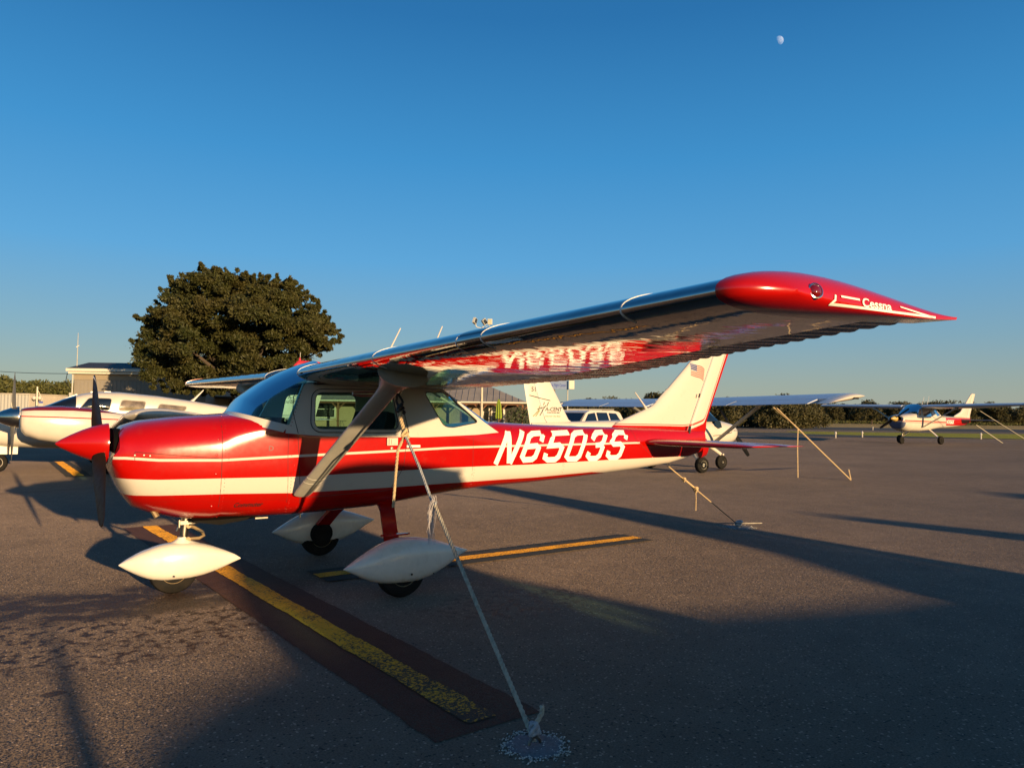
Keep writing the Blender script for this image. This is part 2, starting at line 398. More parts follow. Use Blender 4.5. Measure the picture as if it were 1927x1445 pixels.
def foil(x, t=.12, m=.02, p=.4):
    yt = 5*t*(.2969*math.sqrt(x)-.126*x-.3516*x*x+.2843*x**3-.1036*x**4)
    yc = m/p**2*(2*p*x-x*x) if x < p else m/(1-p)**2*(1-2*p+2*p*x-x*x)
    return yc+yt, yc-yt
W_ = dict(xr=1.661, xt=1.665, zr=1.793, dih=.0160, cr=1.626, ct=1.165, ir=.050, it=.012)
def wing_frame(y):
    a = abs(y); k = max(0, (a-2.54)/(4.75-2.54)); c = W_['cr']+(W_['ct']-W_['cr'])*k
    return W_['xr']+(W_['xt']-W_['xr'])*k, W_['zr']+W_['dih']*(a-.5), c, W_['ir']+(W_['it']-W_['ir'])*k
def wing_pt(y, x, up, dz=0.0):
    xl, z, c, i = wing_frame(y); u, l = foil(x); Z = (u if up else l)*c+dz; X = x*c
    return (xl+X*math.cos(i)+Z*math.sin(i), y, z+Z*math.cos(i)-X*math.sin(i))
def wing_slab(ys, x0=0.0, x1=1.0, grow=0.0, bead=0.0):
    rings = []
    for j, y in enumerate(ys):
        b = bead*((j % 4) in (1, 2)) if bead else 0
        st = [x0+(x1-x0)*a for a in AX]
        r = [wing_pt(y, x, True, grow+b) for x in st]+[wing_pt(y, x, False, -grow+b) for x in reversed(st)]
        if x0 == 0: r = r[:-1]
        rings.append(r)
    return MB().loft(rings)
def spindle(x0, x1, prof_t, prof_b, half, yc, n=2.5, M=28, st=26):
    rings = []
    for i in range(st+1):
        u = .5-.5*math.cos(math.pi*i/st); x = x0+(x1-x0)*u; t, b = prof_t(u), prof_b(u); wd = half(u); r = []
        for k in range(M):
            a = 2*math.pi*k/M; c, s = math.cos(a), math.sin(a); zc = (t+b)/2
            r.append((x, yc+wd*math.copysign(abs(c)**(2/n), c), zc+(t-b)/2*math.copysign(abs(s)**(2/n), s)))
        rings.append(r)
    return MB().loft(rings)
def blade_mb(hub, th, r0=.11, r1=.876, grow=1.0, ra=None, rb=None):
    d = Vector((0, math.sin(th), math.cos(th))); t = Vector((0, math.cos(th), -math.sin(th))); X = Vector((1, 0, 0))
    ch = tabf([(.1, .09), (.25, .125), (.45, .135), (.65, .12), (.8, .10), (.86, .075), (.876, .03)]); be = tabf([(.1, 58), (.3, 38), (.5, 27), (.876, 17)]); tk = tabf([(.1, .05), (.3, .026), (.876, .010)])
    rs = [ra+(rb-ra)*i/3 for i in range(4)] if ra else [r0+(r1-r0)*i/16 for i in range(17)]; rings = []
    for r in rs:
        b = R(be(r)); cd = t*math.cos(b)+X*math.sin(b); nd = d.cross(cd); c = ch(r)*grow; k = tk(r)*grow
        rings.append([Vector(hub)+d*r+cd*(c/2*math.cos(a))+nd*(k/2*math.sin(a)) for a in [2*math.pi*j/14 for j in range(14)]])
    return MB().loft(rings)
def tyre_mb(c, rad, wd, ax=(0, 1, 0)):
    prof = [(-wd/2, rad*.55), (-wd/2, rad*.78), (-wd*.42, rad*.93), (-wd*.24, rad*.99), (0, rad), (wd*.24, rad*.99), (wd*.42, rad*.93), (wd/2, rad*.78), (wd/2, rad*.55)]
    return MB().lathe(prof, c, ax, 28)
def rim_mb(c, rad, wd, ax=(0, 1, 0)):
    return MB().lathe([(-wd*.52, .02), (-wd*.54, rad*.2), (-wd*.40, rad*.25), (-wd*.38, rad*.45), (-wd*.53, rad*.57), (wd*.53, rad*.57), (wd*.38, rad*.45), (wd*.40, rad*.25), (wd*.54, rad*.2), (wd*.52, .02)], c, ax, 24)
def cab_y(x, z):
    return -(WD(x)+.010-.118*max(0, z-1.30)/.42)
def side_panel_mb(sg):
    outer = [(1.575, 1.30), (1.577, 1.34), (1.742, 1.71)]+[(1.742+(3.06-1.742)*i/8, 1.715-.01*i/8) for i in range(1, 9)]+[(3.25, 1.575), (3.5, 1.40), (3.66, 1.30), (3.4, 1.28), (3.1, 1.27), (2.8, 1.26), (2.4, 1.265), (2.0, 1.27), (1.75, 1.285)]
    V, F = holed_panel(outer, [DOORWIN, REARWIN]); n = len(V); mb = MB()
    P = [(x, sg*-cab_y(x, z)*1.0, z) for x, z in V]; Q = [(x, y-sg*.03, z) for x, y, z in P]
    bd = {}
    for f in F:
        for a, b in zip(f, f[1:]+f[:1]): bd[(a, b)] = bd.get((a, b), 0)+1
    walls = [(a, b, b+n, a+n) for (a, b) in bd if (b, a) not in bd]
    mb.add(P+Q, F+[tuple(i+n for i in reversed(f)) for f in F]+walls); return mb
DOORWIN = rpoly([(1.815, 1.342), (1.843, 1.632), (2.530, 1.645), (2.562, 1.335)], .06)
REARWIN = rpoly([(2.862, 1.665), (3.03, 1.362), (3.12, 1.350), (3.425, 1.400), (3.085, 1.668)], .04)
def glass_panel(poly, sg, inset=.012):
    c = Vector((sum(p[0] for p in poly)/len(poly), sum(p[1] for p in poly)/len(poly)))
    P = [(c.x+(p[0]-c.x)*1.03, c.y+(p[1]-c.y)*1.03) for p in poly]; V, F = holed_panel(P, [])
    return MB().add([(x, sg*(-cab_y(x, z)-inset), z) for x, z in V], F)
WSC = [(1.235, 1.470), (1.30, 1.572), (1.47, 1.712), (1.65, 1.818), (1.80, 1.885), (1.93, 1.93)]
def wind_mb():
    P = []; cz = tabf([(i/5, p[1]) for i, p in enumerate(WSC)]); cx = tabf([(i/5, p[0]) for i, p in enumerate(WSC)])
    for j in range(15):
        v = j/14; row = []
        for i in range(25):
            u = -1+2*i/24; a = abs(u)
            xs, zs = 1.605+.14*v, 1.362+.358*v; yw = .522-.062*v
            e = a**2.4; x = cx(v)*(1-e)+xs*e; z = cz(v)*(1-a**2.0)+zs*a**2.0
            y = yw*math.sin(min(1, a)*math.pi/2)**.92*math.copysign(1, u)
            row.append((x, y, z))
        P.append(row)
    return MB().grid(P)
def rear_glass_mb():
    P = []
    for j in range(9):
        v = j/8; row = []
        for i in range(17):
            u = -1+2*i/16; a = abs(u)
            x = (3.05+.62*v)-(.02+.16*v)*a**2.5; z = 1.71-.315*v-(.035-.0*v)*a**3
            yw = .43-.06*v; row.append((x, yw*math.sin(a*math.pi/2)**.9*math.copysign(1, u), z+.012*math.sin(v*math.pi)))
        P.append(row)
    return MB().grid(P)
def tail_slab(pts, tk):
    """a flat tail surface from an (x,z) outline with a lens-shaped section"""
    V, F = holed_panel(pts, []); n = len(V)
    cx = sum(p[0] for p in pts)/len(pts); cz = sum(p[1] for p in pts)/len(pts)
    return V, F
def fin_loft(le, te, z0, z1, tk0, tk1, st=10):
    rings = []
    for i in range(st+1):
        q = i/st; z = z0+(z1-z0)*q; a, b = le(z), te(z); tk = tk0+(tk1-tk0)*q; r = []
        for x in AX[::2]: r.append((a+(b-a)*x, foil(x, 1, 0)[0]*tk, z))
        for x in reversed(AX[::2][1:-1]): r.append((a+(b-a)*x, -foil(x, 1, 0)[0]*tk, z))
        rings.append(r)
    return MB().loft(rings)
def stab_loft(le, te, y0, y1, zc, tk, sg, st=8, tipround=True, droop=0.0):
    rings = []
    for i in range(st+1):
        q = i/st; y = y0+(y1-y0)*q; a, b = le(y), te(y); k = tk*(1-.35*q); r = []
        if i == st: k *= .25; a += .03; b -= .02
        for x in AX[::2]: r.append((a+(b-a)*x, sg*y, zc+foil(x, 1, 0)[0]*k))
        for x in reversed(AX[::2][1:-1]): r.append((a+(b-a)*x, sg*y, zc-foil(x, 1, 0)[0]*k))
        rings.append(r)
    return MB().loft(rings)
def tip_mb(sg):
    y0 = 4.95; rings = []; n = 8
    for j in range(n+1):
        k = math.sin(j/n*math.pi/2) if j < n else .999
        yy = y0+.155*k; th = math.sqrt(max(0, 1-k*k)); r = []
        up, lo = [], []
        for a in AX:
            u = wing_pt(sg*y0, a, True); l = wing_pt(sg*y0, a, False)
            m_ = .42*(1-a)**1.5
            x0 = 1.665+.20*k**3; x1 = 2.81+.02*k; x = x0+(x1-x0)*a
            zm = l[2]+(u[2]-l[2])*m_; q = max(.04, th); bulge = 1+.06*math.sin(math.pi*min(1, k*1.0))*math.sin(math.pi*a)
            up.append((x, sg*yy, zm+(u[2]-zm)*q*bulge+.006)); lo.append((x, sg*yy, zm+(l[2]-zm)*q-.004))
        rings.append(up+list(reversed(lo))[1:-1])
    return MB().loft(rings)

def high_wing(root, P, S=(1, 1, 1), off=(0, 0, 0), pants=True, th=.90, hero=True, noscheme=False):
    """parts of a high-wing aeroplane; P = materials by role"""
    def put(name, mb, m, parent=root, **k):
        if S != (1, 1, 1): mb.scaled(S)
        return obj(name, mb, m, parent, off=off, **k)
    O = {}
    O['fusmb'] = fus_mb(); O['fus'] = put('fuselage', O['fusmb'], P['fus'], smooth=40)
    for sg in (-1, 1):
        put('cabin_side', side_panel_mb(sg), P['cab'], smooth=30)
        put('side_window', glass_panel(DOORWIN, sg), P['glass'], fix=False); put('quarter_window', glass_panel(REARWIN, sg), P['glass'], fix=False)
    put('windshield', wind_mb(), P['wind'], fix=False); put('rear_window', rear_glass_mb(), P['glass'], fix=False)
    put('cabin_roof', wing_slab([-.50, -.25, 0, .25, .50], .11, 1), P['cab'])
    put('headliner', MB().box((2.45, 0, 1.715), (1.25, .9, .02)), P['dark'])
    g_ = wind_mb().v[:25]; put('windshield_collar', MB().grid([[(x, y, z+.002) for x, y, z in g_], [(x-.018, y*1.012, z-.012) for x, y, z in g_], [(x-.05, y*1.03, z-.055) for x, y, z in g_]]), P['cab'], smooth=60)
    put('instrument_panel', MB().box((1.50, 0, 1.40), (.16, .96, .05)).box((1.6, 0, 1.345), (.05, .98, .1)), P['dark'])
    for sy in (-.24, .24):
        put('seat', MB().box((2.52, sy, 1.33), (.11, .40, .30), Matrix.Rotation(R(14), 3, 'Y'), .82), P['seat'])
    for sg in (-1, 1):
        ys = [sg*(.502+(4.95-.502)*i/36) for i in range(37)]
        put('wing', wing_slab(ys, 0, .735), P['wing'], smooth=50)
        nb = 84; put('flap', wing_slab([sg*(.53+(2.62-.53)*i/nb) for i in range(nb+1)], .742, .995, 0, .008), P['flap'], smooth=0)
        nb = 90; put('aileron', wing_slab([sg*(2.65+(4.93-2.65)*i/nb) for i in range(nb+1)], .742, .995, 0, .008), P['flap'], smooth=0)
        O['tipmb%d' % sg] = tip_mb(sg); put('wing_tip', O['tipmb%d' % sg], P['tip'], smooth=60)
        # strut: streamlined tube with flared upper cuff
        a, b = Vector((1.715, sg*.525, .80)), Vector((1.905, sg*2.02, wing_pt(2.02, .15, False)[2]-.01))
        d = (b-a).normalized(); xv = Vector((1, 0, 0)); cd = (xv-d*xv.dot(d)).normalized(); nd = d.cross(cd); rings = []
        for q, cw, tw in [(0, .062, .022), (.04, .068, .026), (.86, .068, .026), (.90, .075, .032), (.95, .10, .05), (1.0, .17, .10)]:
            rings.append([a+(b-a)*q+cd*(cw*math.cos(t)*(1.0 if math.cos(t) < 0 else 1.25))+nd*(tw*math.sin(t)) for t in [2*math.pi*j/20 for j in range(20)]])
        O['strut%d' % sg] = (a, b, cd, nd)
        st = put('wing_strut', MB().loft(rings), P['strut'], smooth=50)
        if hero:
            for q in (.13, .17):
                c = a+(b-a)*q
                put('strut_band', MB().tube([c-d*.004, c+d*.004], 1, 4).xf(lambda p: p) if False else MB().loft([[c+d*e+cd*(.071*math.cos(t)*(1.0 if math.cos(t) < 0 else 1.25))+nd*(.029*math.sin(t)) for t in [2*math.pi*j/20 for j in range(20)]] for e in (-.004, .004)]), P['strut'], st)
        # tailplane and elevator
        put('horizontal_stabilizer', stab_loft(tabf([(0, 5.78), (1.52, 6.02)]), tabf([(0, 6.48), (1.52, 6.52)]), .08, 1.50, 1.176, .085, sg), P['stab'], smooth=50)
        put('elevator', stab_loft(tabf([(0, 6.49), (1.52, 6.53)]), tabf([(0, 6.93), (1.52, 6.88)]), .11, 1.535, 1.176, .05, sg), P['stab'], smooth=50)
    hl = lambda z: 6.62+(z-1.23)*.475
    put('fin', fin_loft(tabf([(1.30, 5.40), (1.395, 5.50), (1.55, 5.935), (1.61, 6.09), (1.8, 6.31), (2.1, 6.645), (2.5, 7.07), (2.56, 7.15), (2.585, 7.24)]), lambda z: hl(z)+.02, 1.30, 2.585, .10, .06, 26), P['fin'], smooth=50)
    put('rudder', fin_loft(lambda z: hl(z)+.027, tabf([(1.10, 6.88), (1.27, 7.003), (1.444, 7.02), (2.29, 7.42), (2.56, 7.55)]), 1.13, 2.56, .055, .035, 14), P['rud'], smooth=50)
    # propeller
    put('spinner', MB().lathe([(0, .001), (.008, .012), (.04, .034), (.10, .068), (.17, .102), (.24, .13), (.30, .148), (.34, .155), (.352, .155)], (0, 0, 1.21), (1, 0, .0), 36), P['spin'], smooth=60)
    for k in (0, 1):
        bl = put('propeller_blade', blade_mb((.285, 0, 1.21), th+math.pi*k), P['prop'], smooth=50)
        if k == 0: put('tip_stripe', blade_mb((.285, 0, 1.21), th+math.pi*k, grow=1.06, ra=.79, rb=.815), P['stripe'], bl, smooth=50)
    put('air_intake', MB().loft([[(x, y*.72, 1.24+(z-1.24)*.9) for x, y, z in [(q[0]*0+xx, q[1], max(1.135, min(1.335, q[2]))) for q in fus_ring(.40)]] for xx in (.372, .47)]), MT['void'])
    # undercarriage
    put('gear_strut', MB().tube([(.918, 0, .39), (.935, 0, .66)], .026, 14).tube([(.92, 0, .46), (.93, 0, .60)], .032, 14), P['steel'])
    put('torque_link', MB().tube([(.95, 0, .425), (1.04, 0, .425), (1.075, 0, .445), (1.06, 0, .475), (1.0, .0, .515), (.95, 0, .535)], .014, 8).tube([(.95, -.03, .425), (.95, .03, .425)], .02, 10).tube([(.95, -.04, .535), (.95, .04, .535)], .02, 10), P['gold'])
    put('steering_linkage', MB().tube([(.86, -.05, .50), (.90, -.04, .60)], .011, 8).tube([(.95, -.06, .545), (1.06, -.05, .575)], .009, 8).tube([(1.02, -.03, .49), (1.07, -.03, .475)], .007, 8).box((.93, 0, .565), (.10, .12, .03)).tube([(.875, -.06, .53), (.875, -.06, .59)], .008, 6), P['steel'])
    wheels = [((.85, 0, .185), .185, .12), ((2.39, -1.01, .20), .20, .145), ((2.39, 1.01, .20), .20, .145)]
    for c, rd, wd in wheels:
        if not pants: pass
        e = thing_part('wheel', root)
        put('tyre', tyre_mb(c, rd, wd), P['rubber'], e); put('rim', rim_mb(c, rd*.95, wd), P['rim'], e)
    for sg in (-1, 1):
        put('gear_leg', MB().loft([[(x-hw, sg*y, z-tk), (x+hw, sg*y, z-tk), (x+hw, sg*y, z+tk), (x-hw, sg*y, z+tk)] for x, y, z, hw, tk in [(2.50, .38, .70, .07, .022), (2.49, .48, .64, .068, .022), (2.42, .72, .47, .066, .020), (2.37, .93, .30, .07, .018), (2.365, .96, .22, .07, .018)]]), P['leg'], smooth=20)
        if pants: put('leg_fairing', MB().prism([(-.11, 0), (-.02, -.035), (.12, -.02), (.15, .0), (.12, .03), (-.02, .035)], lambda a, b: (2.36+a, sg*(.915)+b, .475), lambda a, b: (2.36+a, sg*.915+b, .487)), P['leg'])
    if pants:
        ntop = tabf([(0, .262), (.05, .295), (.15, .345), (.3, .393), (.42, .408), (.55, .405), (.7, .372), (.85, .315), (.95, .270), (1, .235)])
        nbot = tabf([(0, .255), (.06, .215), (.15, .165), (.25, .124), (.35, .108), (.55, .108), (.68, .125), (.8, .155), (.92, .198), (1, .226)])
        nh = tabf([(0, .004), (.06, .045), (.2, .10), (.4, .125), (.6, .115), (.8, .07), (.94, .025), (1, .006)])
        wp = put('wheel_pant', spindle(.455, 1.372, ntop, nbot, nh, 0), P['pant'], smooth=60)
        put('strut_fairing', MB().loft([[(.91+a*math.cos(t), b*math.sin(t), z) for t in [2*math.pi*j/16 for j in range(16)]] for z, a, b in [(.385, .14, .06), (.41, .07, .045), (.43, .04, .035), (.445, .034, .032)]]), P['pant'], wp, smooth=60)
        put('screw', MB().lathe([(0, .008), (.004, .006)], (.84, -.127, .155), (0, -1, 0), 8), P['black'], wp)
        mtop = tabf([(0, .268), (.05, .30), (.15, .365), (.3, .445), (.42, .475), (.55, .470), (.7, .44), (.85, .385), (.95, .345), (1, .328)])
        mbot = tabf([(0, .262), (.06, .228), (.15, .175), (.25, .135), (.35, .118), (.55, .116), (.68, .150), (.8, .205), (.92, .28), (1, .318)])
        mh = tabf([(0, .004), (.06, .045), (.2, .10), (.4, .13), (.6, .12), (.8, .075), (.94, .028), (1, .006)])
        for sg in (-1, 1):
            wp = put('wheel_pant', spindle(1.905, 2.99, mtop, mbot, mh, sg*1.03), P['pant'], smooth=60)
            put('screw', MB().lathe([(0, .010), (.004, .008)], (2.42, sg*1.162, .20), (0, sg, 0), 8), P['black'], wp)
            put('screw', MB().lathe([(0, .006), (.004, .005)], (2.62, sg*1.145, .185), (0, sg, 0), 8), P['black'], wp)
            put('brake_cover', MB().lathe([(0, .115), (.03, .11), (.035, .09), (.05, .085)], (2.37, sg*.905, .24), (0, -sg, 0), 20), P['rubber'])
    for (x0, z0), (x1, z1) in (((2.62, 1.93), (2.80, 2.292)), ((3.06, 1.90), (3.25, 2.345))):
        put('antenna', MB().tube([(x0, 0, z0), (x1, 0, z1)], [.009, .006], 8).lathe([(0, .03), (.03, .02), (.05, .01)], (x0, 0, z0), (.4, 0, .9), 10), P['white'])
    return O
def thing_part(name, parent):
    o = bpy.data.objects.new(name, None); COL.objects.link(o); o.parent = parent; o.empty_display_size = .1; return o

# the red aeroplane in front
hero = thing('light_aeroplane', 'red and white high-wing aeroplane marked N6503S in front, with bare metal wings and wheel pants', 'aeroplane', (HOFF, 0, 0))
OFF = (HOFF, 0, 0)
PH = dict(fus=MT['fus'], cab=MT['white'], glass=MT['glass'], wind=MT['windshield'], dark=MT['dark'], seat=MT['seat'], wing=MT['alu'], flap=MT['alu_dark'], tip=MT['red'], strut=MT['greypaint'],
          stab=MT['red'], fin=MT['finpaint'], rud=MT['rudpaint'], spin=MT['red'], prop=MT['propblade'], stripe=MT['white'], black=MT['black'], steel=MT['steel'], gold=MT['gold'], rubber=MT['rubber'],
          rim=MT['gold'], leg=MT['red'], pant=MT['pant'], white=MT['white'])
H = high_wing(hero, PH, off=OFF)
def hp(name, mb, m, parent=hero, **k): return obj(name, mb, m, parent, off=OFF, **k)
fbvh = bvh_of(H['fusmb']); tbvh = bvh_of(H['tipmb-1'])
GLY = {'N': [[(3.632, .992), (3.793, 1.308)], [(3.803, 1.311), (3.798, .997)], [(3.809, .996), (3.994, 1.318)]],
 '6': [[(4.222, 1.205), (4.248, 1.258), (4.224, 1.29), (4.121, 1.286), (4.066, 1.259), (3.966, 1.06), (3.992, 1.025), (4.093, 1.028), (4.137, 1.053), (4.182, 1.139), (4.158, 1.163), (4.023, 1.157)]],
 '5': [[(4.634, 1.294), (4.408, 1.287), (4.335, 1.160), (4.47, 1.166), (4.506, 1.136), (4.455, 1.045), (4.409, 1.018), (4.307, 1.016), (4.267, 1.041), (4.282, 1.085)]],
 '0': [[(4.74, 1.29), (4.852, 1.295), (4.871, 1.263), (4.76, 1.048), (4.712, 1.017), (4.603, 1.017), (4.572, 1.046), (4.681, 1.262), (4.74, 1.29)]],
 '3': [[(4.963, 1.215), (5.003, 1.262), (5.059, 1.292), (5.154, 1.296), (5.175, 1.261), (5.122, 1.184), (5.078, 1.16), (5.003, 1.155)], [(5.078, 1.16), (5.111, 1.129), (5.063, 1.043), (5.011, 1.013), (4.916, 1.014), (4.884, 1.045), (4.904, 1.083)]],
 'S': [[(5.482, 1.216), (5.501, 1.252), (5.484, 1.29), (5.375, 1.293), (5.312, 1.26), (5.259, 1.189), (5.287, 1.163), (5.394, 1.165), (5.433, 1.129), (5.385, 1.045), (5.336, 1.015), (5.23, 1.015), (5.192, 1.045), (5.208, 1.09)]]}
MT['decal'] = mat('white_lettering', (.80, .77, .68), .35, var=.04)
for sg in (-1, 1):
    for ch in 'N65035'.replace('5', '5')[:4]+'3S':
        mb = stroke_mb(GLY[ch], .055, .04)
        if sg > 0: continue
        hp('registration_letter', project_y(mb, fbvh, -1, .0035), MT['decal'], smooth=0)
# thin shadow-coloured seams of the cowl, door and skins
MT['seam'] = mat('skin_gap', (.06, .012, .01), .7)
MT['rubberseal'] = mat('door_seal', (.03, .032, .035), .6)
def side_line(pts, rad, m, name, par=hero, surf='fus', lift=.0):
    P = []
    for i in range(len(pts)-1):
        for j in range(8):
            q = j/8; x = pts[i][0]*(1-q)+pts[i+1][0]*q; z = pts[i][1]*(1-q)+pts[i+1][1]*q; P.append((x, z))
    P.append(pts[-1]); Q = []
    for x, z in P:
        if surf == 'cab': y = cab_y(x, z)
        else:
            h = fbvh.ray_cast(Vector((x, -9, z)), Vector((0, 1, 0))); y = h[0].y if h[0] is not None else -.5
        Q.append((x, y-lift, z))
    return hp(name, MB().tube(Q, rad, 6), m, par)
def around(poly, g):
    c = (sum(p[0] for p in poly)/len(poly), sum(p[1] for p in poly)/len(poly)); out = []
    for i, p in enumerate(poly):
        a, b = Vector(poly[i-1]), Vector(poly[(i+1) % len(poly)]); t = (b-a); 
        if t.length < 1e-6: continue
        n = Vector((t.y, -t.x)).normalized()
        if n.dot(Vector(p)-Vector(c)) < 0: n = -n
        out.append((p[0]+n.x*g, p[1]+n.y*g))
    return out+[out[0]]
def ring_cab(poly, g, rad, name, m):
    P = around(poly, g); hp(name, MB().tube([(x, cab_y(x, z)-.001, z) for x, z in P], rad, 6), m)
ring_cab(DOORWIN, .004, .0045, 'window_seal', MT['rubberseal']); ring_cab(REARWIN, .003, .004, 'window_seal', MT['rubberseal'])
def window_frame(poly, g0, g1, name):
    A = around(poly, g0); B = around(poly, g1); mb = MB()
    mb.loft([[(x, cab_y(x, z)-e, z) for x, z in L[:-1]] for L, e in ((A, .001), (A, .009), (B, .009), (B, .001))], (False, False))
    return hp(name, mb, MT['white'])
window_frame(DOORWIN, .008, .030, 'window_frame')
ring_cab(DOORWIN, .036, .0035, 'door_seal', MT['rubberseal'])
side_line([(1.70, 1.70), (1.655, 1.60), (1.64, 1.48), (1.675, 1.30)], .003, MT['rubberseal'], 'door_seal', surf='cab')
side_line([(2.66, 1.30), (2.60, 1.68)], .003, MT['rubberseal'], 'door_seal', surf='cab')
side_line([(1.675, 1.31), (1.70, .95), (1.72, .72)], .0022, MT['seam'], 'door_gap'); side_line([(2.65, 1.30), (2.62, 1.0), (2.50, .80), (1.75, .77)], .0022, MT['seam'], 'door_gap')
side_line([(1.10, 1.44), (1.10, 1.09)], .0022, MT['seam'], 'cowl_gap'); side_line([(1.10, 1.09), (1.10, .61)], .0022, MT['seam'], 'cowl_gap')
side_line([(.50, 1.10), (.8, 1.14), (.5, 1.145)][:1]+[(.50, 1.16), (.80, 1.13), (1.08, 1.105)], .002, MT['seam'], 'cowl_gap')
side_line([(1.60, 1.33), (1.60, 1.1), (1.62, .63)], .0018, MT['seam'], 'skin_seam'); side_line([(3.36, 1.33), (3.36, .76)], .0016, MT['seam'], 'skin_seam')
side_line([(4.55, 1.33), (4.52, .83)], .0014, MT['seam'], 'skin_seam'); side_line([(5.62, 1.31), (5.66, 1.20), (5.95, 1.0)], .0016, MT['seam'], 'skin_seam')
# rivets along the firewall, window post and tail joints
rv = MB()
def rivet_row(pts, n, surf='fus', r=.0042):
    for i in range(n):
        q = i/(n-1)*(len(pts)-1); k = min(int(q), len(pts)-2); f = q-k
        x = pts[k][0]*(1-f)+pts[k+1][0]*f; z = pts[k][1]*(1-f)+pts[k+1][1]*f
        if surf == 'cab': y = cab_y(x, z)
        else:
            h = fbvh.ray_cast(Vector((x, -9, z)), Vector((0, 1, 0)))
            if h[0] is None: continue
            y = h[0].y
        rv.add([(x, y-.004, z)]+[(x+r*math.cos(t), y+.001, z+r*math.sin(t)) for t in [2*math.pi*j/6 for j in range(6)]], [(0, 1+j, 1+(j+1) % 6) for j in range(6)])
rivet_row([(1.125, 1.43), (1.125, 1.12)], 14); rivet_row([(1.125, 1.06), (1.125, .62)], 16); rivet_row([(1.15, 1.14), (1.15, 1.04)], 6)
rivet_row([(1.63, 1.30), (1.635, .65)], 26); rivet_row([(1.655, 1.30), (1.66, .9)], 13); rivet_row([(1.62, 1.36), (1.72, 1.64)], 11, 'cab', .005)
rivet_row([(1.74, 1.262), (2.3, 1.25)], 16); rivet_row([(3.38, 1.32), (3.38, .78)], 20); rivet_row([(4.57, 1.3), (4.54, .85)], 16); rivet_row([(5.66, 1.3), (5.7, 1.19), (5.98, .98)], 18)
rivet_row([(1.2, .66), (3.0, .76)], 40); rivet_row([(3.5, 1.34), (5.5, 1.325)], 44)
hp('rivet_lines', rv, MT['red'], kind='stuff', smooth=60)
# cowl fasteners
for x, z in ((.50, 1.135), (.56, 1.135), (.60, 1.13), (1.07, 1.25), (1.06, .985), (1.05, .73), (1.06, 1.13)):
    h = fbvh.ray_cast(Vector((x, -9, z)), Vector((0, 1, 0)))
    hp('cowl_fastener', MB().lathe([(0, .008), (.003, .007), (.004, .003)], h[0], (0, -1, .05), 10), MT['steel'] if z > 1.12 and x < 1 else MT['red'])
# door furniture
hp('door_handle', MB().box((2.50, -.545, 1.225), (.10, .012, .065)).box((2.515, -.555, 1.225), (.055, .012, .04)).tube([(2.47, -.556, 1.20), (2.47, -.556, 1.25)], .006, 6), MT['white'])
hp('door_lock', MB().lathe([(0, .014), (.006, .012), (.007, .004)], (2.50, -.537, 1.165), (0, -1, 0), 12), MT['steel'])
hp('step_plate', MB().box((2.705, -.538, 1.182), (.13, .012, .022)), MT['decal'])
mb = text_mb('D', .055, 0, .002); hp('fuel_mark', project_y(mb, fbvh, -1, .003, lambda a, b: (1.445+a, 1.16+b)), mat('dark_red_print', (.16, .01, .01), .5), smooth=0)
mb = text_mb('Commuter', .052, .35, .0012); hp('name_script', project_y(mb, fbvh, -1, .003, lambda a, b: (1.21+a*.92, .712+b)), mat('black_script', (.02, .012, .012), .5), smooth=0)
hp('drain_tube', MB().tube([(.66, -.2, .70), (.69, -.22, .645)], .022, 8), MT['gold'])
hp('exhaust_outlet', MB().loft([[(x, y, z) for y, z in ((-w_, .60), (w_, .60), (w_*.9, .60-d_), (-w_*.9, .60-d_))] for x, w_, d_ in ((.95, .25, .012), (1.15, .26, .045), (1.32, .22, .03), (1.5, .15, .004))]), MT['rubber'])
hp('belly_drain', MB().tube([(1.78, -.3, .61), (1.78, -.3, .58)], .006, 6), MT['steel']); hp('belly_plate', MB().box((1.45, -.33, .606), (.10, .04, .012)), MT['steel'])
hp('grab_wire', MB().tube([(1.17, -.33, 1.40), (1.18, -.335, 1.425), (1.30, -.36, 1.415), (1.34, -.365, 1.385)], .006, 6), MT['red'])
# wing details: lap seams, landing-light lens, pitot tube, vents
def le_strip(y, x1, wd, m, name):
    rings = []
    for yy in (y-wd/2, y+wd/2):
        st = [x1*a for a in AX]; rings.append([wing_pt(yy, x, True, .0022) for x in reversed(st)]+[wing_pt(yy, x*.25, False, -.0025) for x in st[1:]])
    mb = MB().grid(rings); inner = [[wing_pt(yy, x, True, -.002) for x in reversed([x1*a for a in AX])]+[wing_pt(yy, x*.25, False, .002) for x in [x1*a for a in AX][1:]] for yy in (y-wd/2, y+wd/2)]
    mb2 = MB(); mb2.grid([rings[0], inner[0]]); mb2.grid([rings[1], inner[1]]); mb.add(mb2.v, mb2.f)
    return hp(name, mb, m)
MT['seamal'] = mat('bright_skin_edge', (.72, .70, .66), .4, metal=.0)
for y in (-2.12, -3.235, -3.485, -4.50): le_strip(y, .26, .008, MT['seamal'], 'wing_lap_seam')
le_strip(-.515, .3, .012, MT['seamal'], 'wing_root_fairing'); le_strip(.515, .3, .012, MT['seamal'], 'wing_root_fairing')
lens = [[wing_pt(yy, x, True, .003) for x in (.075, .055, .035, .02, .008)]+[wing_pt(yy, x, False, -.003) for x in (0, .008, .02, .035, .055, .075)] for yy in (-3.245, -3.33, -3.42, -3.475)]
MT['lens'] = mat('landing_light_lens', (.006, .008, .011), .03, spec=.8, var=0)
hp('landing_light', MB().grid(lens), MT['lens'], smooth=60)
hp('pitot_tube', MB().box((2.05, -1.42, wing_pt(1.42, .2, False)[2]-.05), (.085, .03, .13)).tube([(2.03, -1.42, wing_pt(1.42, .2, False)[2]-.11), (1.86, -1.42, wing_pt(1.42, .2, False)[2]-.115), (1.80, -1.42, wing_pt(1.42, .2, False)[2]-.113)], [.018, .018, .012], 10), MT['steel'])
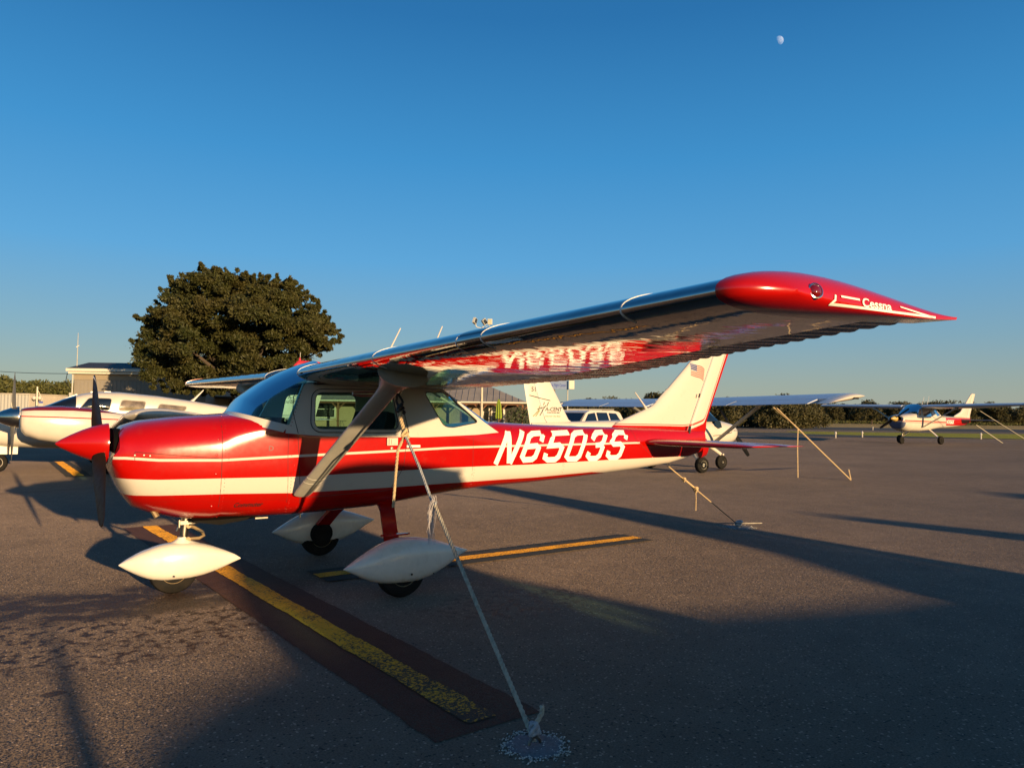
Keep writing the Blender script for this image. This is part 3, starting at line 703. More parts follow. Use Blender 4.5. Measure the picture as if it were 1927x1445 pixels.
hp('fuel_vent', MB().tube([(1.70, -1.72, 1.80), (1.66, -1.72, 1.79)], .008, 8), MT['steel'])
hp('stall_warning_slot', MB().box((1.662, -.62, 1.785), (.012, .03, .012)), MT['black'])
wr = MB()
for y in [-.75-.335*i for i in range(13)]:
    for i in range(26):
        x = .03+.70*i/25; p = Vector(wing_pt(y, x, False)); rr = .003
        wr.add([p+Vector((0, 0, -.0018))]+[p+Vector((rr*math.cos(t), rr*math.sin(t), .001)) for t in [2*math.pi*j/5 for j in range(5)]], [(0, 1+j, 1+(j+1) % 5) for j in range(5)])
for x in (.10, .28, .45, .70):
    for i in range(90):
        y = -.6-4.3*i/89; p = Vector(wing_pt(y, x, False)); rr = .003
        wr.add([p+Vector((0, 0, -.0018))]+[p+Vector((rr*math.cos(t), rr*math.sin(t), .001)) for t in [2*math.pi*j/5 for j in range(5)]], [(0, 1+j, 1+(j+1) % 5) for j in range(5)])
hp('wing_rivets', wr, MT['alu'], kind='stuff', smooth=60)
# wing-tip lettering and lamp
def tipmap(px, pz): return (px, pz)
mb = text_mb('Cessna', .068, .1, .0016, sx=1.0)
hp('tip_lettering', project_y(mb, tbvh, -1, .003, lambda a, b: (2.205+a*.90, 1.846+b*.62)), MT['decal'], smooth=0)
for P, wd in (([(2.09, 1.868), (2.195, 1.867)], .007), ([(2.445, 1.866), (2.55, 1.855), (2.66, 1.844)], .006), ([(2.035, 1.838), (2.3, 1.841), (2.52, 1.844), (2.67, 1.846)], .008), ([(2.04, 1.839), (2.056, 1.852), (2.06, 1.870)], .009)):
    hp('tip_stripe', project_y(stroke_mb([P], wd, .03), tbvh, -1, .003), MT['decal'], smooth=0)
h = tbvh.ray_cast(Vector((1.955, -9, 1.872)), Vector((0, 1, 0)))[0]
nl = hp('navigation_light', MB().lathe([(-.01, .027), (.005, .027), (.006, .024), (.002, .023)], h, (-.3, -1, .25), 20), MT['chrome'])
hp('lens', MB().lathe([(.0, .023), (.007, .019), (.012, .010), (.013, .001)], h, (-.3, -1, .25), 18), MT['navred'], nl, smooth=60)
# fin antenna, static port, flag
hp('antenna', MB().tube([(5.985, -.01, 1.56), (5.94, -.01, 1.615), (5.80, -.01, 1.76)], [.02, .010, .006], 8), MT['white'])
hp('static_port', MB().box((6.83, -.055, 1.745), (.018, .012, .05), Matrix.Rotation(R(20), 3, 'Y')), MT['black'])
BLUE = mat('flag_blue', (.03, .045, .19), .5); FRED = mat('flag_red', (.40, .07, .05), .5)
finm = [o for o in hero.children if o.name.startswith('fin')][0]; finv = bvh_of(type('q', (), dict(v=[(v.co.x+HOFF, v.co.y, v.co.z) for v in finm.data.vertices], f=[tuple(p.vertices) for p in finm.data.polygons])))
def flagmap(u, v):    # u along, v down, waving
    return (6.70+.26*u-.005*v, 2.142-.150*v-.02*math.sin(u*5.0+.6)*u-.10*u*u*.75-.0*v)
fr = MB(); fb = MB()
for k in range(7):
    v0, v1 = k*2/13, (k*2+1)/13; u0 = .42 if v1 < 7/13+.01 else 0
    n = 10; fr.grid([[(*flagmap(u0+(1-u0)*i/n, v), 0) for i in range(n+1)] for v in (v0, v1)])
n = 6
for a in range(5):
    for b in range(4):
        u0, u1, v0, v1 = a*.084, a*.084+.070, b*.134, b*.134+.110
        fb.grid([[(*flagmap(u, v), 0) for u in (u0, u1)] for v in (v0, v1)])
hp('flag_stripes', project_y(fr, finv, -1, .002), FRED, smooth=0); hp('flag_canton', project_y(fb, finv, -1, .002), BLUE, smooth=0)
hp('tie_down_ring', MB().tube([(6.36+.022*math.cos(t), 0, .892+.022*math.sin(t)) for t in [2*math.pi*j/14 for j in range(15)]], .005, 6), MT['steel'])
hp('rear_window_rib', MB().tube([(3.08, 0, 1.725), (3.36, 0, 1.575), (3.66, 0, 1.41)], .012, 6), MT['white'])
hp('tail_cone', MB().loft([[(x, y*k, 1.11+(z-1.11)*k) for y, z in [(.055*math.cos(t), 1.10+.14*math.sin(t)) for t in [2*math.pi*j/16 for j in range(16)]]] for x, k in ((6.9, 1), (7.0, .8), (7.04, .4))]), MT['red'])
for z0 in (1.33,):
    hp('rudder_gap', MB().box((6.65, -.062, 1.31), (.022, .02, .11), Matrix.Rotation(R(14), 3, 'Y')), MT['black'])
# strut eye
a, b, cd, nd = H['strut-1']; EYE = a+(b-a)*.90+cd*.06-Vector((0, .03, .01))
hp('tie_down_ring', MB().tube([EYE+Vector((.024*math.cos(t), 0, .024*math.sin(t))) for t in [2*math.pi*j/14 for j in range(15)]], .006, 6), MT['steel'])
print('hero ok')

# ------------------------------------------------------------------ ground
def rough_normal(t, oc, scale, k):
    """stony microrelief: the facets of the chippings tilt every way"""
    n = t.n('ShaderNodeTexNoise'); n.inputs['Scale'].default_value = scale; n.inputs['Detail'].default_value = 3; n.inputs['Roughness'].default_value = .7; t.L.new(oc, n.inputs['Vector'])
    a = t.n('ShaderNodeVectorMath', operation='SUBTRACT'); t.L.new(n.outputs['Color'], a.inputs[0]); a.inputs[1].default_value = (.5, .5, .5)
    s = t.n('ShaderNodeVectorMath', operation='SCALE'); t.L.new(a.outputs[0], s.inputs[0]); s.inputs['Scale'].default_value = k
    g = t.n('ShaderNodeNewGeometry'); d = t.n('ShaderNodeVectorMath', operation='ADD'); t.L.new(g.outputs['Normal'], d.inputs[0]); t.L.new(s.outputs[0], d.inputs[1])
    m = t.n('ShaderNodeVectorMath', operation='NORMALIZE'); t.L.new(d.outputs[0], m.inputs[0]); return m.outputs[0]
def asphalt(name, base, seed, stains=False, fine=1.0, rough=2.6):
    m, t, p = newmat(name); oc = t.obj()
    big = t.ramp(t.noise(oc, .35, 6, .6), .3, .7, .80, 1.12); mid = t.ramp(t.noise(oc, 2.6, 6, .65), .3, .7, .84, 1.12)
    gr = t.ramp(t.noise(oc, 95*fine, 3, .7), .3, .72, .50, 1.45)
    k = t.math('MULTIPLY', t.math('MULTIPLY', big, mid), gr)
    vo = t.n('ShaderNodeTexVoronoi'); vo.inputs['Scale'].default_value = 62*fine; t.L.new(oc, vo.inputs['Vector'])
    cc = t.n('ShaderNodeSeparateColor'); t.L.new(vo.outputs['Color'], cc.inputs[0])
    cm = t.n('ShaderNodeCombineColor'); [t.put(cm.inputs[i], t.math('MULTIPLY', k, base[i])) for i in range(3)]
    st = t.math('MULTIPLY', t.math('GREATER_THAN', cc.outputs[0], .90), t.math('LESS_THAN', vo.outputs['Distance'], .42))
    col = t.mix(t.math('MULTIPLY', st, .75), cm.outputs[0], (base[0]*2.6, base[1]*2.6, base[2]*2.7))
    pit = t.math('MULTIPLY', t.math('LESS_THAN', cc.outputs[1], .10), t.math('LESS_THAN', vo.outputs['Distance'], .5))
    col = t.mix(t.math('MULTIPLY', pit, .7), col, (.015, .014, .013))
    if stains:
        sp = t.n('ShaderNodeSeparateXYZ'); t.L.new(oc, sp.inputs[0]); x, y = sp.outputs[0], sp.outputs[1]
        def blob(cx, cy, rx, ry):
            a = t.math('POWER', t.math('DIVIDE', t.math('SUBTRACT', x, cx), rx), 2); b = t.math('POWER', t.math('DIVIDE', t.math('SUBTRACT', y, cy), ry), 2)
            return t.ramp(t.math('ADD', a, b), 0, 1, 1, 0)
        spots = t.ramp(t.noise(t.mapping(oc, (1.0, .85, 1)), 13, 5, .6), .50, .60)
        area = blob(.45, -1.0, 1.35, .95)
        for bl in ((-.7, -.75, 1.4, .7), (.95, -.15, .9, .5), (-1.2, .2, .9, .3), (3.1, -1.6, .9, .5)): area = t.math('MAXIMUM', area, blob(*bl))
        wet = t.math('MULTIPLY', t.ramp(area, .12, .6), spots)
        soak = t.math('MULTIPLY', t.math('MAXIMUM', t.ramp(blob(.55, -.12, 1.5, .60), 0, .55), t.ramp(blob(-.9, .05, 1.7, .62), 0, .55)), t.ramp(t.noise(t.mapping(oc, (1, 1.6, 1)), 3, 5), .32, .50))
        soak2 = t.math('MULTIPLY', blob(.85, .0, .45, .35), .8)
        f = t.math('MAXIMUM', t.math('MULTIPLY', wet, .95), t.math('MAXIMUM', t.math('MULTIPLY', soak, .88), soak2), clamp=True)
        for cx, cy, r1, r2 in ((.0, -2.02, .07, .05), (-.35, -1.3, .12, .06), (-.55, -.62, .22, .07), (15.5, 8.2, 2.2, .5), (18, 7.7, 1.5, .25)):
            f = t.math('MAXIMUM', f, t.math('MULTIPLY', t.ramp(blob(cx, cy, r1, r2), .1, .5), .75))
        # a long sealed joint across the ramp
        jn = t.math('LESS_THAN', t.math('ABSOLUTE', t.math('SUBTRACT', t.math('ADD', y, t.math('MULTIPLY', x, -.22)), t.math('ADD', 9.2, t.math('MULTIPLY', t.noise(oc, .6, 3), .25)))), .05)
        f = t.math('MAXIMUM', f, t.math('MULTIPLY', jn, .6))
        col = t.mix(f, col, (.016, .008, .005))
        t.L.new(t.ramp(f, 0, 1, .85, .6), p.inputs['Roughness'])
    else: p.inputs['Roughness'].default_value = .85
    t.L.new(col, p.inputs['Base Color']); p.inputs['Specular IOR Level'].default_value = .25; p.inputs['Diffuse Roughness'].default_value = 1
    h = t.math('ADD', t.noise(oc, 70*fine, 4, .7), t.math('MULTIPLY', vo.outputs['Distance'], .6))
    t.L.new(rough_normal(t, oc, 130*fine, rough), p.inputs['Normal'])
    return m
MT['asphalt'] = asphalt('ramp_asphalt', (.155, .112, .082), 1, True)
MT['asphalt_dark'] = asphalt('dark_sealed_asphalt', (.028, .030, .036), 2, fine=.3, rough=.5)  # dark runway tone, also used for the shadow band painted before it
MT['asphalt_run'] = asphalt('runway_asphalt', (.13, .10, .075), 3, fine=.3)
def grass_mat(name, a, b):
    m, t, p = newmat(name); oc = t.obj()
    f = t.ramp(t.noise(oc, .12, 7, .7), .3, .7); c = t.mix(f, a, b); c = t.mix(t.ramp(t.noise(oc, 3, 4, .7), .35, .7, 0, .5), c, tuple(v*.45 for v in a))
    t.L.new(c, p.inputs['Base Color']); p.inputs['Roughness'].default_value = .95; p.inputs['Specular IOR Level'].default_value = .1
    t.L.new(rough_normal(t, oc, 14, 7.0), p.inputs['Normal']); return m
MT['tangrass'] = grass_mat('dry_field_grass', (.62, .42, .16), (.50, .34, .13)); MT['greengrass'] = grass_mat('green_verge_grass', (.42, .40, .05), (.50, .42, .07))
def sheet(name, poly, z, m):
    return obj(name, MB().add([(x, y, z) for x, y in poly], [tuple(range(len(poly)))]), m, kind='structure', smooth=0)
sheet('ground', [(-3000, -3000), (3000, -3000), (3000, 3000), (-3000, 3000)], -.012, MT['tangrass'])
# directions of the field: e = to the right of the picture, f = into it
E_, F_ = Vector((CR.x, CR.y, 0)).normalized(), Vector((CFW.x, CFW.y, 0)).normalized()
def ef(e, f): p = Vector((CPOS.x, CPOS.y, 0))+E_*e+F_*f; return (p.x, p.y)
sheet('ramp', [ef(-140, -80), ef(140, -80), ef(140, 52), ef(40, 62), ef(14, 66), ef(12, 78), ef(-140, 78)], 0, MT['asphalt'])
sheet('taxiway', [ef(10, 66), ef(27, 64.5), ef(200, 54), ef(260, 56), ef(40, 80), ef(10, 86)], .004, MT['asphalt_dark'])  # stands for a long cast shadow; the shade is in its colour
sheet('grass_verge', [ef(30, 76), ef(46, 64), ef(320, 64), ef(320, 92), ef(34, 92)], .008, MT['greengrass'])
sheet('taxiway_lane', [ef(6, 86), ef(330, 92), ef(330, 108), ef(6, 108)], .006, MT['asphalt_run'])
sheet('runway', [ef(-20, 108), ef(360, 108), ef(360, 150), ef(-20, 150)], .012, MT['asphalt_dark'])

# ------------------------------------------------------------------ painted lines
def line_mat(name, col, wear, scale):
    m, t, p = newmat(name); oc = t.obj()
    sp = t.n('ShaderNodeSeparateXYZ'); t.L.new(oc, sp.inputs[0])
    n = t.noise(oc, 55, 5, .7); n2 = t.noise(oc, 4, 4)
    end = t.ramp(sp.outputs[1], -3.6, -1.6, .16, 0.0)     # the near end is worn through
    f = t.ramp(t.math('SUBTRACT', t.math('ADD', n, t.math('MULTIPLY', t.math('SUBTRACT', n2, .5), .30)), end), wear, wear+.05)
    c = t.mix(t.ramp(t.noise(oc, 9, 5), .3, .7), col, tuple(v*.75 for v in col))
    c = t.mix(f, (.045, .036, .028), c); t.L.new(c, p.inputs['Base Color']); p.inputs['Roughness'].default_value = .8; p.inputs['Diffuse Roughness'].default_value = .8
    p.inputs['Specular IOR Level'].default_value = .25; t.L.new(rough_normal(t, oc, 130, 2.0), p.inputs['Normal']); return m
MT['yellow'] = line_mat('yellow_line_paint', (.80, .36, .018), .40, 1); MT['border'] = line_mat('black_line_border', (.064, .029, .020), .30, 1)
MT['border2'] = line_mat('dark_line_border', (.035, .033, .030), .30, 1)
def strip(name, a, b, wd, z, m, jit=.006):
    """a painted strip whose edges wander a little"""
    a, b = Vector(a), Vector(b); d = (b-a).normalized(); n = Vector((-d.y, d.x)); k = int((b-a).length/.05); L = []; Q = []; r = random.Random(int(wd*1000)+k)
    for i in range(k+1):
        p = a.lerp(b, i/k); w1 = wd/2+r.gauss(0, jit*.5)+jit*math.sin(i*.23+1)*.7; w2 = wd/2+r.gauss(0, jit*.5)+jit*math.sin(i*.31)*.7; L.append((*(p+n*w1), z)); Q.append((*(p-n*w2), z))
    return obj(name, MB().grid([Q, L]), m, kind='structure', smooth=0)
strip('parking_line_border', (1.725, -3.53), (1.13, 3.9), .60, .004, MT['border']); strip('parking_line', (1.73, -3.45), (1.13, 3.9), .165, .008, MT['yellow'])
strip('parking_bar_border', (2.03, -.008), (6.08, .225), .50, .012, MT['border2']); strip('parking_bar', (2.03, -.008), (6.06, .22), .165, .016, MT['yellow'])
strip('parking_line', (.72, 12.6), (.45, 18.2), .20, .008, MT['yellow']); strip('parking_line_border', (.72, 12.4), (.45, 18.4), .5, .004, MT['border2'])

# ------------------------------------------------------------------ ropes and anchors
def twisted(pts, rad, m, name, parent=None, pitch=.075, loc=(0, 0, 0), strands=3):
    """a laid rope: strands winding round a path"""
    pts = [Vector(p)-Vector(loc) for p in pts]; mb = MB(); D = [0]
    for i in range(1, len(pts)): D.append(D[-1]+(pts[i]-pts[i-1]).length)
    n = max(6, int(D[-1]/pitch*9)); S = []
    for k in range(n+1):
        q = D[-1]*k/n; i = max(j for j in range(len(D)) if D[j] <= q+1e-9); i = min(i, len(pts)-2); f = (q-D[i])/max(1e-9, D[i+1]-D[i]); S.append((pts[i].lerp(pts[i+1], f), (pts[i+1]-pts[i]).normalized(), q))
    for s in range(strands):
        P = []
        for p, d, q in S:
            e = (Vector((1, 0, 0))-d*d.x).normalized(); g = d.cross(e); a = 2*math.pi*(q/pitch+s/strands); P.append(p+(e*math.cos(a)+g*math.sin(a))*rad*.52)
        mb.tube(P, rad*.56, 6)
    return obj(name, mb, m, parent, smooth=80)
def sag(a, b, s, n=14):
    a, b = Vector(a), Vector(b); return [a.lerp(b, i/n)-Vector((0, 0, s*4*(i/n)*(1-i/n))) for i in range(n+1)]
def knot(c, r, m, parent, d, loc):
    c = Vector(c)-Vector(loc); d = Vector(d).normalized(); e = d.orthogonal().normalized(); g = d.cross(e)
    P = [c+d*(r*1.3*math.sin(2*t))+e*(r*math.cos(t*1.0)*1.1)+g*(r*math.sin(3*t)) for t in [2*math.pi*i/40 for i in range(41)]]
    return obj('knot', MB().tube(P, r*.55, 7), m, parent, smooth=80)
ANC = Vector((1.79, -3.80, .02)); eye = EYE-Vector((0, 0, .02))
k1 = Vector((1.90, -2.12, 1.335)); fr_pt = ANC.lerp(k1, .70)
t1 = thing('tie_down_rope', 'long taut twisted rope from the near wing strut down to the stony ring', 'rope', tuple(ANC))
twisted([ANC, ANC.lerp(k1, .35), fr_pt], .0112, MT['rope'], 'rope_line', t1, loc=ANC)
twisted([fr_pt+Vector((0, 0, -.02)), fr_pt.lerp(k1, .5)+Vector((.004, 0, 0)), k1], .0095, MT['ropegrey'], 'rope_line', t1, loc=ANC)
twisted([k1, k1.lerp(eye, .4)+Vector((-.012, 0, 0)), k1.lerp(eye, .62)], .0140, MT['roperaw'], 'rope_splice', t1, loc=ANC)
for dx in (-.010, .012): twisted([k1.lerp(eye, .60)+Vector((dx*.4, 0, 0)), k1.lerp(eye, .8)+Vector((dx*2.2, 0, 0)), eye+Vector((dx*.3, 0, 0))], .0085, MT['black'], 'rope_loop', t1, loc=ANC)
knot(k1, .018, MT['roperaw'], t1, (eye-k1), ANC); knot(k1.lerp(eye, .61), .020, MT['black'], t1, (eye-k1), ANC); knot(fr_pt, .012, MT['ropegrey'], t1, (k1-ANC), ANC)
twisted([k1+Vector((-.005, 0, -.02)), k1+Vector((-.045, .004, -.10)), k1+Vector((-.062, 0, -.30)), k1+Vector((-.072, 0, -.47))], .0095, MT['roperaw'], 'rope_tail', t1, loc=ANC)
ty = MB()
for i in range(46):
    a = fr_pt+Vector((random.uniform(-.012, .012), random.uniform(-.012, .012), random.uniform(-.03, .05))); L = random.uniform(.10, .24)
    P = [a, a+Vector((random.uniform(-.03, .01)-.006, random.uniform(-.015, .015), -L*.5)), a+Vector((random.uniform(-.035, .012)-.004, random.uniform(-.025, .02), -L))]
    ty.tube([p-ANC for p in P], .0013, 4)
obj('frayed_strands', ty, mat('frayed_fibre', (.50, .46, .46), .9), t1, kind='stuff')
c0 = MB(); 
for j, (r0, z0) in enumerate([(.010, .02), (.018, .05), (.012, .10)]): pass
knot(ANC+Vector((.004, .01, .05)), .018, MT['ropegrey'], t1, (0, .3, 1), ANC)
twisted([ANC+Vector((.01, .0, .08)), ANC+Vector((.035, -.005, .12)), ANC+Vector((.03, -.01, .15))], .011, MT['rope'], 'rope_tail', t1, loc=ANC)
def anchor(loc, r, label, npeb, grp='tie-down anchors in the tarmac'):
    t = thing('ground_anchor', label, 'ground anchor', loc, 0, None)
    ps = []
    for k in range(33):
        a = 2*math.pi*k/32; ps.append((math.cos(a), math.sin(a)))
    rings = [[(x*q*r*(1+.10*math.sin(3*i*.2+1)+.07*math.sin(i*2.1)), y*q*r*(1+.08*math.sin(i*1.7)), z) for i, (x, y) in enumerate(ps[:-1])] for q, z in ((.86, .0005), (.7, .005), (.45, .006), (.22, .0015))]
    obj('gravel_patch', MB().loft(rings, (False, True)), mat('anchor_concrete', (.17, .17, .18), .9, var=.35, vscale=60, bump=.8, bscale=120, bdist=.01), t, smooth=50)
    obj('anchor_eye', MB().tube([(.03*math.cos(q), 0, .008+.03*math.sin(q)) for q in [math.pi*j/10 for j in range(11)]], .007, 6), MT['steel'], t)
    pb = MB()
    for i in range(npeb):
        a = random.uniform(0, 2*math.pi); q = r*(random.gauss(.95, .13) if i < npeb*.8 else random.uniform(.25, 1.0)); s = random.uniform(.0018, .0052)
        c = Vector((q*math.cos(a), q*math.sin(a), .0035)); ang = random.uniform(0, 6.28)
        V = [c+Vector((s*1.5*math.cos(ang+b), s*math.sin(ang+b), 0)) for b in (0, 1.57, 3.14, 4.71)]+[c+Vector((0, 0, s)), c-Vector((0, 0, s))]
        pb.add(V, [(0, 1, 4), (1, 2, 4), (2, 3, 4), (3, 0, 4), (1, 0, 5), (2, 1, 5), (3, 2, 5), (0, 3, 5)])
    obj('pebble_ring', pb, mat('pale_pebbles', (.50, .48, .44), .8, var=.5, vscale=80), t, kind='stuff', smooth=0)
    return t
anchor((1.79, -3.80, 0), .145, 'round stony anchor patch in the shaded tarmac nearest the viewer', 330)
anchor((7.92, .24, 0), .20, 'rough stony anchor patch in the dark shadow band behind the tail', 160)
TA = Vector((7.90, .24, .03)); TE_ = Vector((6.36, 0, .872))
t2 = thing('tie_down_rope', 'tan knotted rope from under the red tail to the anchor in the shadow band', 'rope', tuple(TA))
m1 = TE_.lerp(TA, .36); twisted([TA, TE_.lerp(TA, .58)], .006, MT['black'], 'rope_line', t2, loc=TA); twisted([TE_.lerp(TA, .58), m1, TE_], .0085, MT['roperaw'], 'rope_line', t2, loc=TA)
twisted([m1+Vector((0, 0, .01)), TE_.lerp(TA, .2)+Vector((0, .015, .02)), TE_.lerp(TA, .18)], .008, MT['roperaw'], 'rope_loop', t2, loc=TA)
knot(m1, .024, MT['roperaw'], t2, TA-TE_, TA); knot(TE_.lerp(TA, .2), .018, MT['roperaw'], t2, TA-TE_, TA)
twisted([m1, m1+Vector((.01, 0, -.12)), m1+Vector((.005, .0, -.27))], .007, MT['roperaw'], 'rope_tail', t2, loc=TA)
knot(TA+Vector((0, 0, .02)), .03, MT['ropegrey'], t2, (1, 0, 1), TA)
for i in range(3): twisted([TA+Vector((.02, 0, .02)), TA+Vector((.10+.06*i, -.03*i+.02, .015)), TA+Vector((.2+.09*i, .02-.05*i, .012))], .007, MT['rope'], 'rope_tail', t2, loc=TA)

# ------------------------------------------------------------------ other aeroplanes
WH = MT['white']
YEL = mat('yellow_spinner', (.42, .27, .06), .4, coat=.3); BLK = mat('prop_black', (.012, .012, .012), .4)
def f_182line(t, x, z): return t.math('MULTIPLY', t.math('LESS_THAN', t.math('ABSOLUTE', t.math('SUBTRACT', z, t.math('SUBTRACT', 1.13, t.math('MULTIPLY', x, .018)))), .022), t.math('LESS_THAN', x, 5.9))
def f_182line2(t, x, z): return t.math('MULTIPLY', t.math('LESS_THAN', t.math('ABSOLUTE', t.math('SUBTRACT', z, t.math('SUBTRACT', 1.05, t.math('MULTIPLY', x, .012)))), .010), t.math('LESS_THAN', x, 5.9))
def f_182tail(t, x, z): return t.math('MULTIPLY', t.math('MULTIPLY', t.math('GREATER_THAN', x, 4.05), t.math('GREATER_THAN', z, .90)), t.math('LESS_THAN', z, 1.28))
def f_182gold(t, x, z): return t.math('MULTIPLY', t.math('LESS_THAN', t.math('ABSOLUTE', t.math('SUBTRACT', z, 1.315)), .03), t.math('GREATER_THAN', x, 3.6))
def f_nose(t, x, z): return t.math('MULTIPLY', t.math('LESS_THAN', x, .52), t.math('LESS_THAN', z, 1.05))
S182 = 1.33
def scaled_zone(name, S, zones, base=WHITE):
    zz = [(c, (lambda fn: (lambda t, x, z: fn(t, t.math('DIVIDE', x, S), t.math('DIVIDE', z, S))))(fn)) for c, fn in zones]
    return zone_paint(name, 0, base, zz, .3)
P182 = dict(PH, fus=scaled_zone('white_red_lined_fuselage', S182, [(RED, f_182line), (RED, f_182line2), (RED, f_182tail), ((.42, .30, .10), f_182gold), ((.10, .12, .2), f_nose)]), cab=WH, wing=MT['alu_bg'], flap=MT['alu_dark'], tip=WH, strut=MT['greypaint'], stab=mat('dark_stabilizer', (.10, .09, .09), .4), fin=WH, rud=WH, spin=YEL, prop=BLK, stripe=BLK, rim=MT['rubber'], leg=WH)
a182 = thing('light_aeroplane', 'distant white and red high-wing aeroplane marked N7656X with yellow spinner by the grass', 'aeroplane', (45.1, 19.75, 0), R(-1.5))
O = high_wing(a182, P182, S=(S182,)*3, pants=False, th=-1.0, hero=False)
mb = text_mb('N7656X', .36, .1, .012, sx=.90); bv = bvh_of(O['fusmb'])
obj('registration_text', project_y(mb, bv, -1, .006, lambda a, b: (5.45+a, 1.31+b)), MT['decal'], a182, smooth=0)
Psk = dict(PH, fus=scaled_zone('white_fuselage', 1.0, []), cab=WH, wing=MT['alu_bg'], flap=MT['alu_bg'], tip=WH, strut=MT['greypaint'], stab=WH, fin=WH, rud=WH, spin=BLK, prop=BLK, stripe=BLK, rim=MT['steel'], leg=WH)
# the white two-seater behind the tail (nose to the right): round cowl, cranked nose leg, strutted wing
def skycatcher(root):
    def put(n, mb, m, par=root, **k): return obj(n, mb.xf(lambda p: Vector((p.x if p.x < 2.7 else 2.7+(p.x-2.7)*1.17, p.y, p.z))), m, par, **k)
    zb = tabf([(.25, .98), (.3, .88), (.5, .76), (.9, .66), (1.6, .60), (2.8, .66), (4, .86), (6.6, 1.12)]); zt = tabf([(.25, 1.12), (.3, 1.22), (.5, 1.32), (.9, 1.40), (1.5, 1.46), (2.7, 1.46), (3.4, 1.42), (6.6, 1.30)])
    wd = tabf([(.25, .10), (.3, .24), (.5, .38), (.9, .48), (1.6, .56), (2.6, .56), (3.4, .40), (6.6, .06)]); rings = []
    for x in (.25, .27, .31, .38, .5, .65, .9, 1.2, 1.5, 1.9, 2.3, 2.7, 3.1, 3.5, 4, 4.6, 5.3, 6, 6.6):
        r = []
        for k in range(32):
            a = 2*math.pi*k/32; c, s = math.cos(a), math.sin(a); e = 2/2.5
            r.append((x, wd(x)*math.copysign(abs(c)**e, c), (zb(x)+zt(x))/2+(zt(x)-zb(x))/2*math.copysign(abs(s)**e, s)))
        rings.append(r)
    fm = MB().loft(rings); put('fuselage', fm, WH, smooth=60); bv = bvh_of(fm)
    put('canopy', MB().loft([[(x, w_*math.cos(t), 1.38+h_*max(0, math.sin(t))) for t in [math.pi*j/12 for j in range(13)]] for x, w_, h_ in ((1.2, .40, .02), (1.5, .48, .35), (1.8, .5, .55), (2.4, .5, .60), (2.9, .45, .5), (3.5, .30, .06))], closed=False), MT['lens'], smooth=60)
    for sg in (-1, 1): put('door_window', MB().add([(1.25, sg*.545, 1.22), (1.38, sg*.548, 1.18), (1.50, sg*.548, 1.25), (1.52, sg*.54, 1.36), (1.42, sg*.53, 1.42), (1.30, sg*.53, 1.38)], [(0, 1, 2, 3, 4, 5)]), MT['lens'])
    for sg in (-1, 1):
        ys = [sg*(.0+5.15*i/20) for i in range(21)]
        def wp(y, x, up):
            u, l = foil(x, .13, .025); inc = R(8.5); c = 1.30; return (1.85+x*c*math.cos(inc)+(u if up else l)*c*math.sin(inc), y, 1.95+.010*abs(y)+(u if up else l)*c-x*c*math.sin(inc))
        put('wing', MB().loft([[wp(y, a*.73, True) for a in AX]+[wp(y, a*.73, False) for a in reversed(AX)][:-1] for y in ys]), MT['alu_bg'], smooth=50)
        for nm, y0, y1 in (('flap', .5, 2.55), ('aileron', 2.62, 4.9)): put(nm, MB().loft([[wp(sg*(y0+(y1-y0)*i/6), .745+.25*a, True) for a in AX]+[wp(sg*(y0+(y1-y0)*i/6), .745+.25*a, False) for a in reversed(AX)] for i in range(7)]), MT['alu_bg'], smooth=50)
        rings = []
        for j in range(7):
            k = math.sin(j/6*math.pi/2); th = max(.04, math.sqrt(1-k*k)); y = 5.155+.30*k; U = []; L = []
            for a in AX:
                u, l = wp(sg*y, a, True), wp(sg*y, a, False); mz = (u[2]+l[2])/2; x = u[0]+.10*k*(1-a)
                U.append((x, sg*y, mz+(u[2]-mz)*th)); L.append((x, sg*y, mz+(l[2]-mz)*th))
            rings.append(U+list(reversed(L))[1:-1])
        put('wing_tip', MB().loft(rings), WH, smooth=60)
        put('tip_lamp', MB().box((2.28, sg*5.445, 1.945), (.16, .05, .045)), MT['black'])
        put('wing_strut', MB().tube([(1.55, sg*.52, .78), (2.05, sg*2.75, 1.90)], .055, 12, ry=.022), MT['greypaint'])
        put('gear_leg', MB().tube([(2.45, sg*.35, .70), (2.5, sg*.75, .45), (2.5, sg*.93, .24)], .05, 8, ry=.02), WH)
        e = thing_part('wheel', root); put('tyre', tyre_mb((2.5, sg*1.02, .215), .215, .15), MT['rubber'], e); put('rim', rim_mb((2.5, sg*1.02, .215), .20, .15), mat('pale_wheel_rim', (.5, .46, .36), .4), e)
        put('horizontal_stabilizer', stab_loft(tabf([(0, 5.9), (1.5, 6.1)]), tabf([(0, 6.65), (1.5, 6.65)]), .05, 1.35, 1.22, .07, sg), WH)
    e = thing_part('wheel', root); put('tyre', tyre_mb((.72, 0, .20), .20, .13), MT['rubber'], e); put('rim', rim_mb((.72, 0, .20), .18, .13), MT['steel'], e)
    put('nose_leg', MB().tube([(1.30, 0, .72), (.98, 0, .56), (.80, 0, .46), (.74, .0, .42), (.72, 0, .40)], .05, 10, ry=.04).tube([(.72, -.09, .42), (.72, .09, .42)], .03, 8), WH)
    le, te = tabf([(1.1, 5.15), (1.35, 5.62), (2.45, 6.2)]), tabf([(1.1, 6.60), (2.45, 6.82)])
    fin = fin_loft(le, lambda z: le(z)+(te(z)-le(z))*.60, 1.12, 2.45, .09, .07); put('fin', fin, WH, smooth=50)
    rud = fin_loft(lambda z: le(z)+(te(z)-le(z))*.612, te, 1.12, 2.43, .05, .04); put('rudder', rud, WH, smooth=50)
    put('spinner', MB().lathe([(0, .01), (.05, .06), (.13, .10), (.22, .12)], (.03, 0, 1.05), (1, 0, 0), 20), BLK)
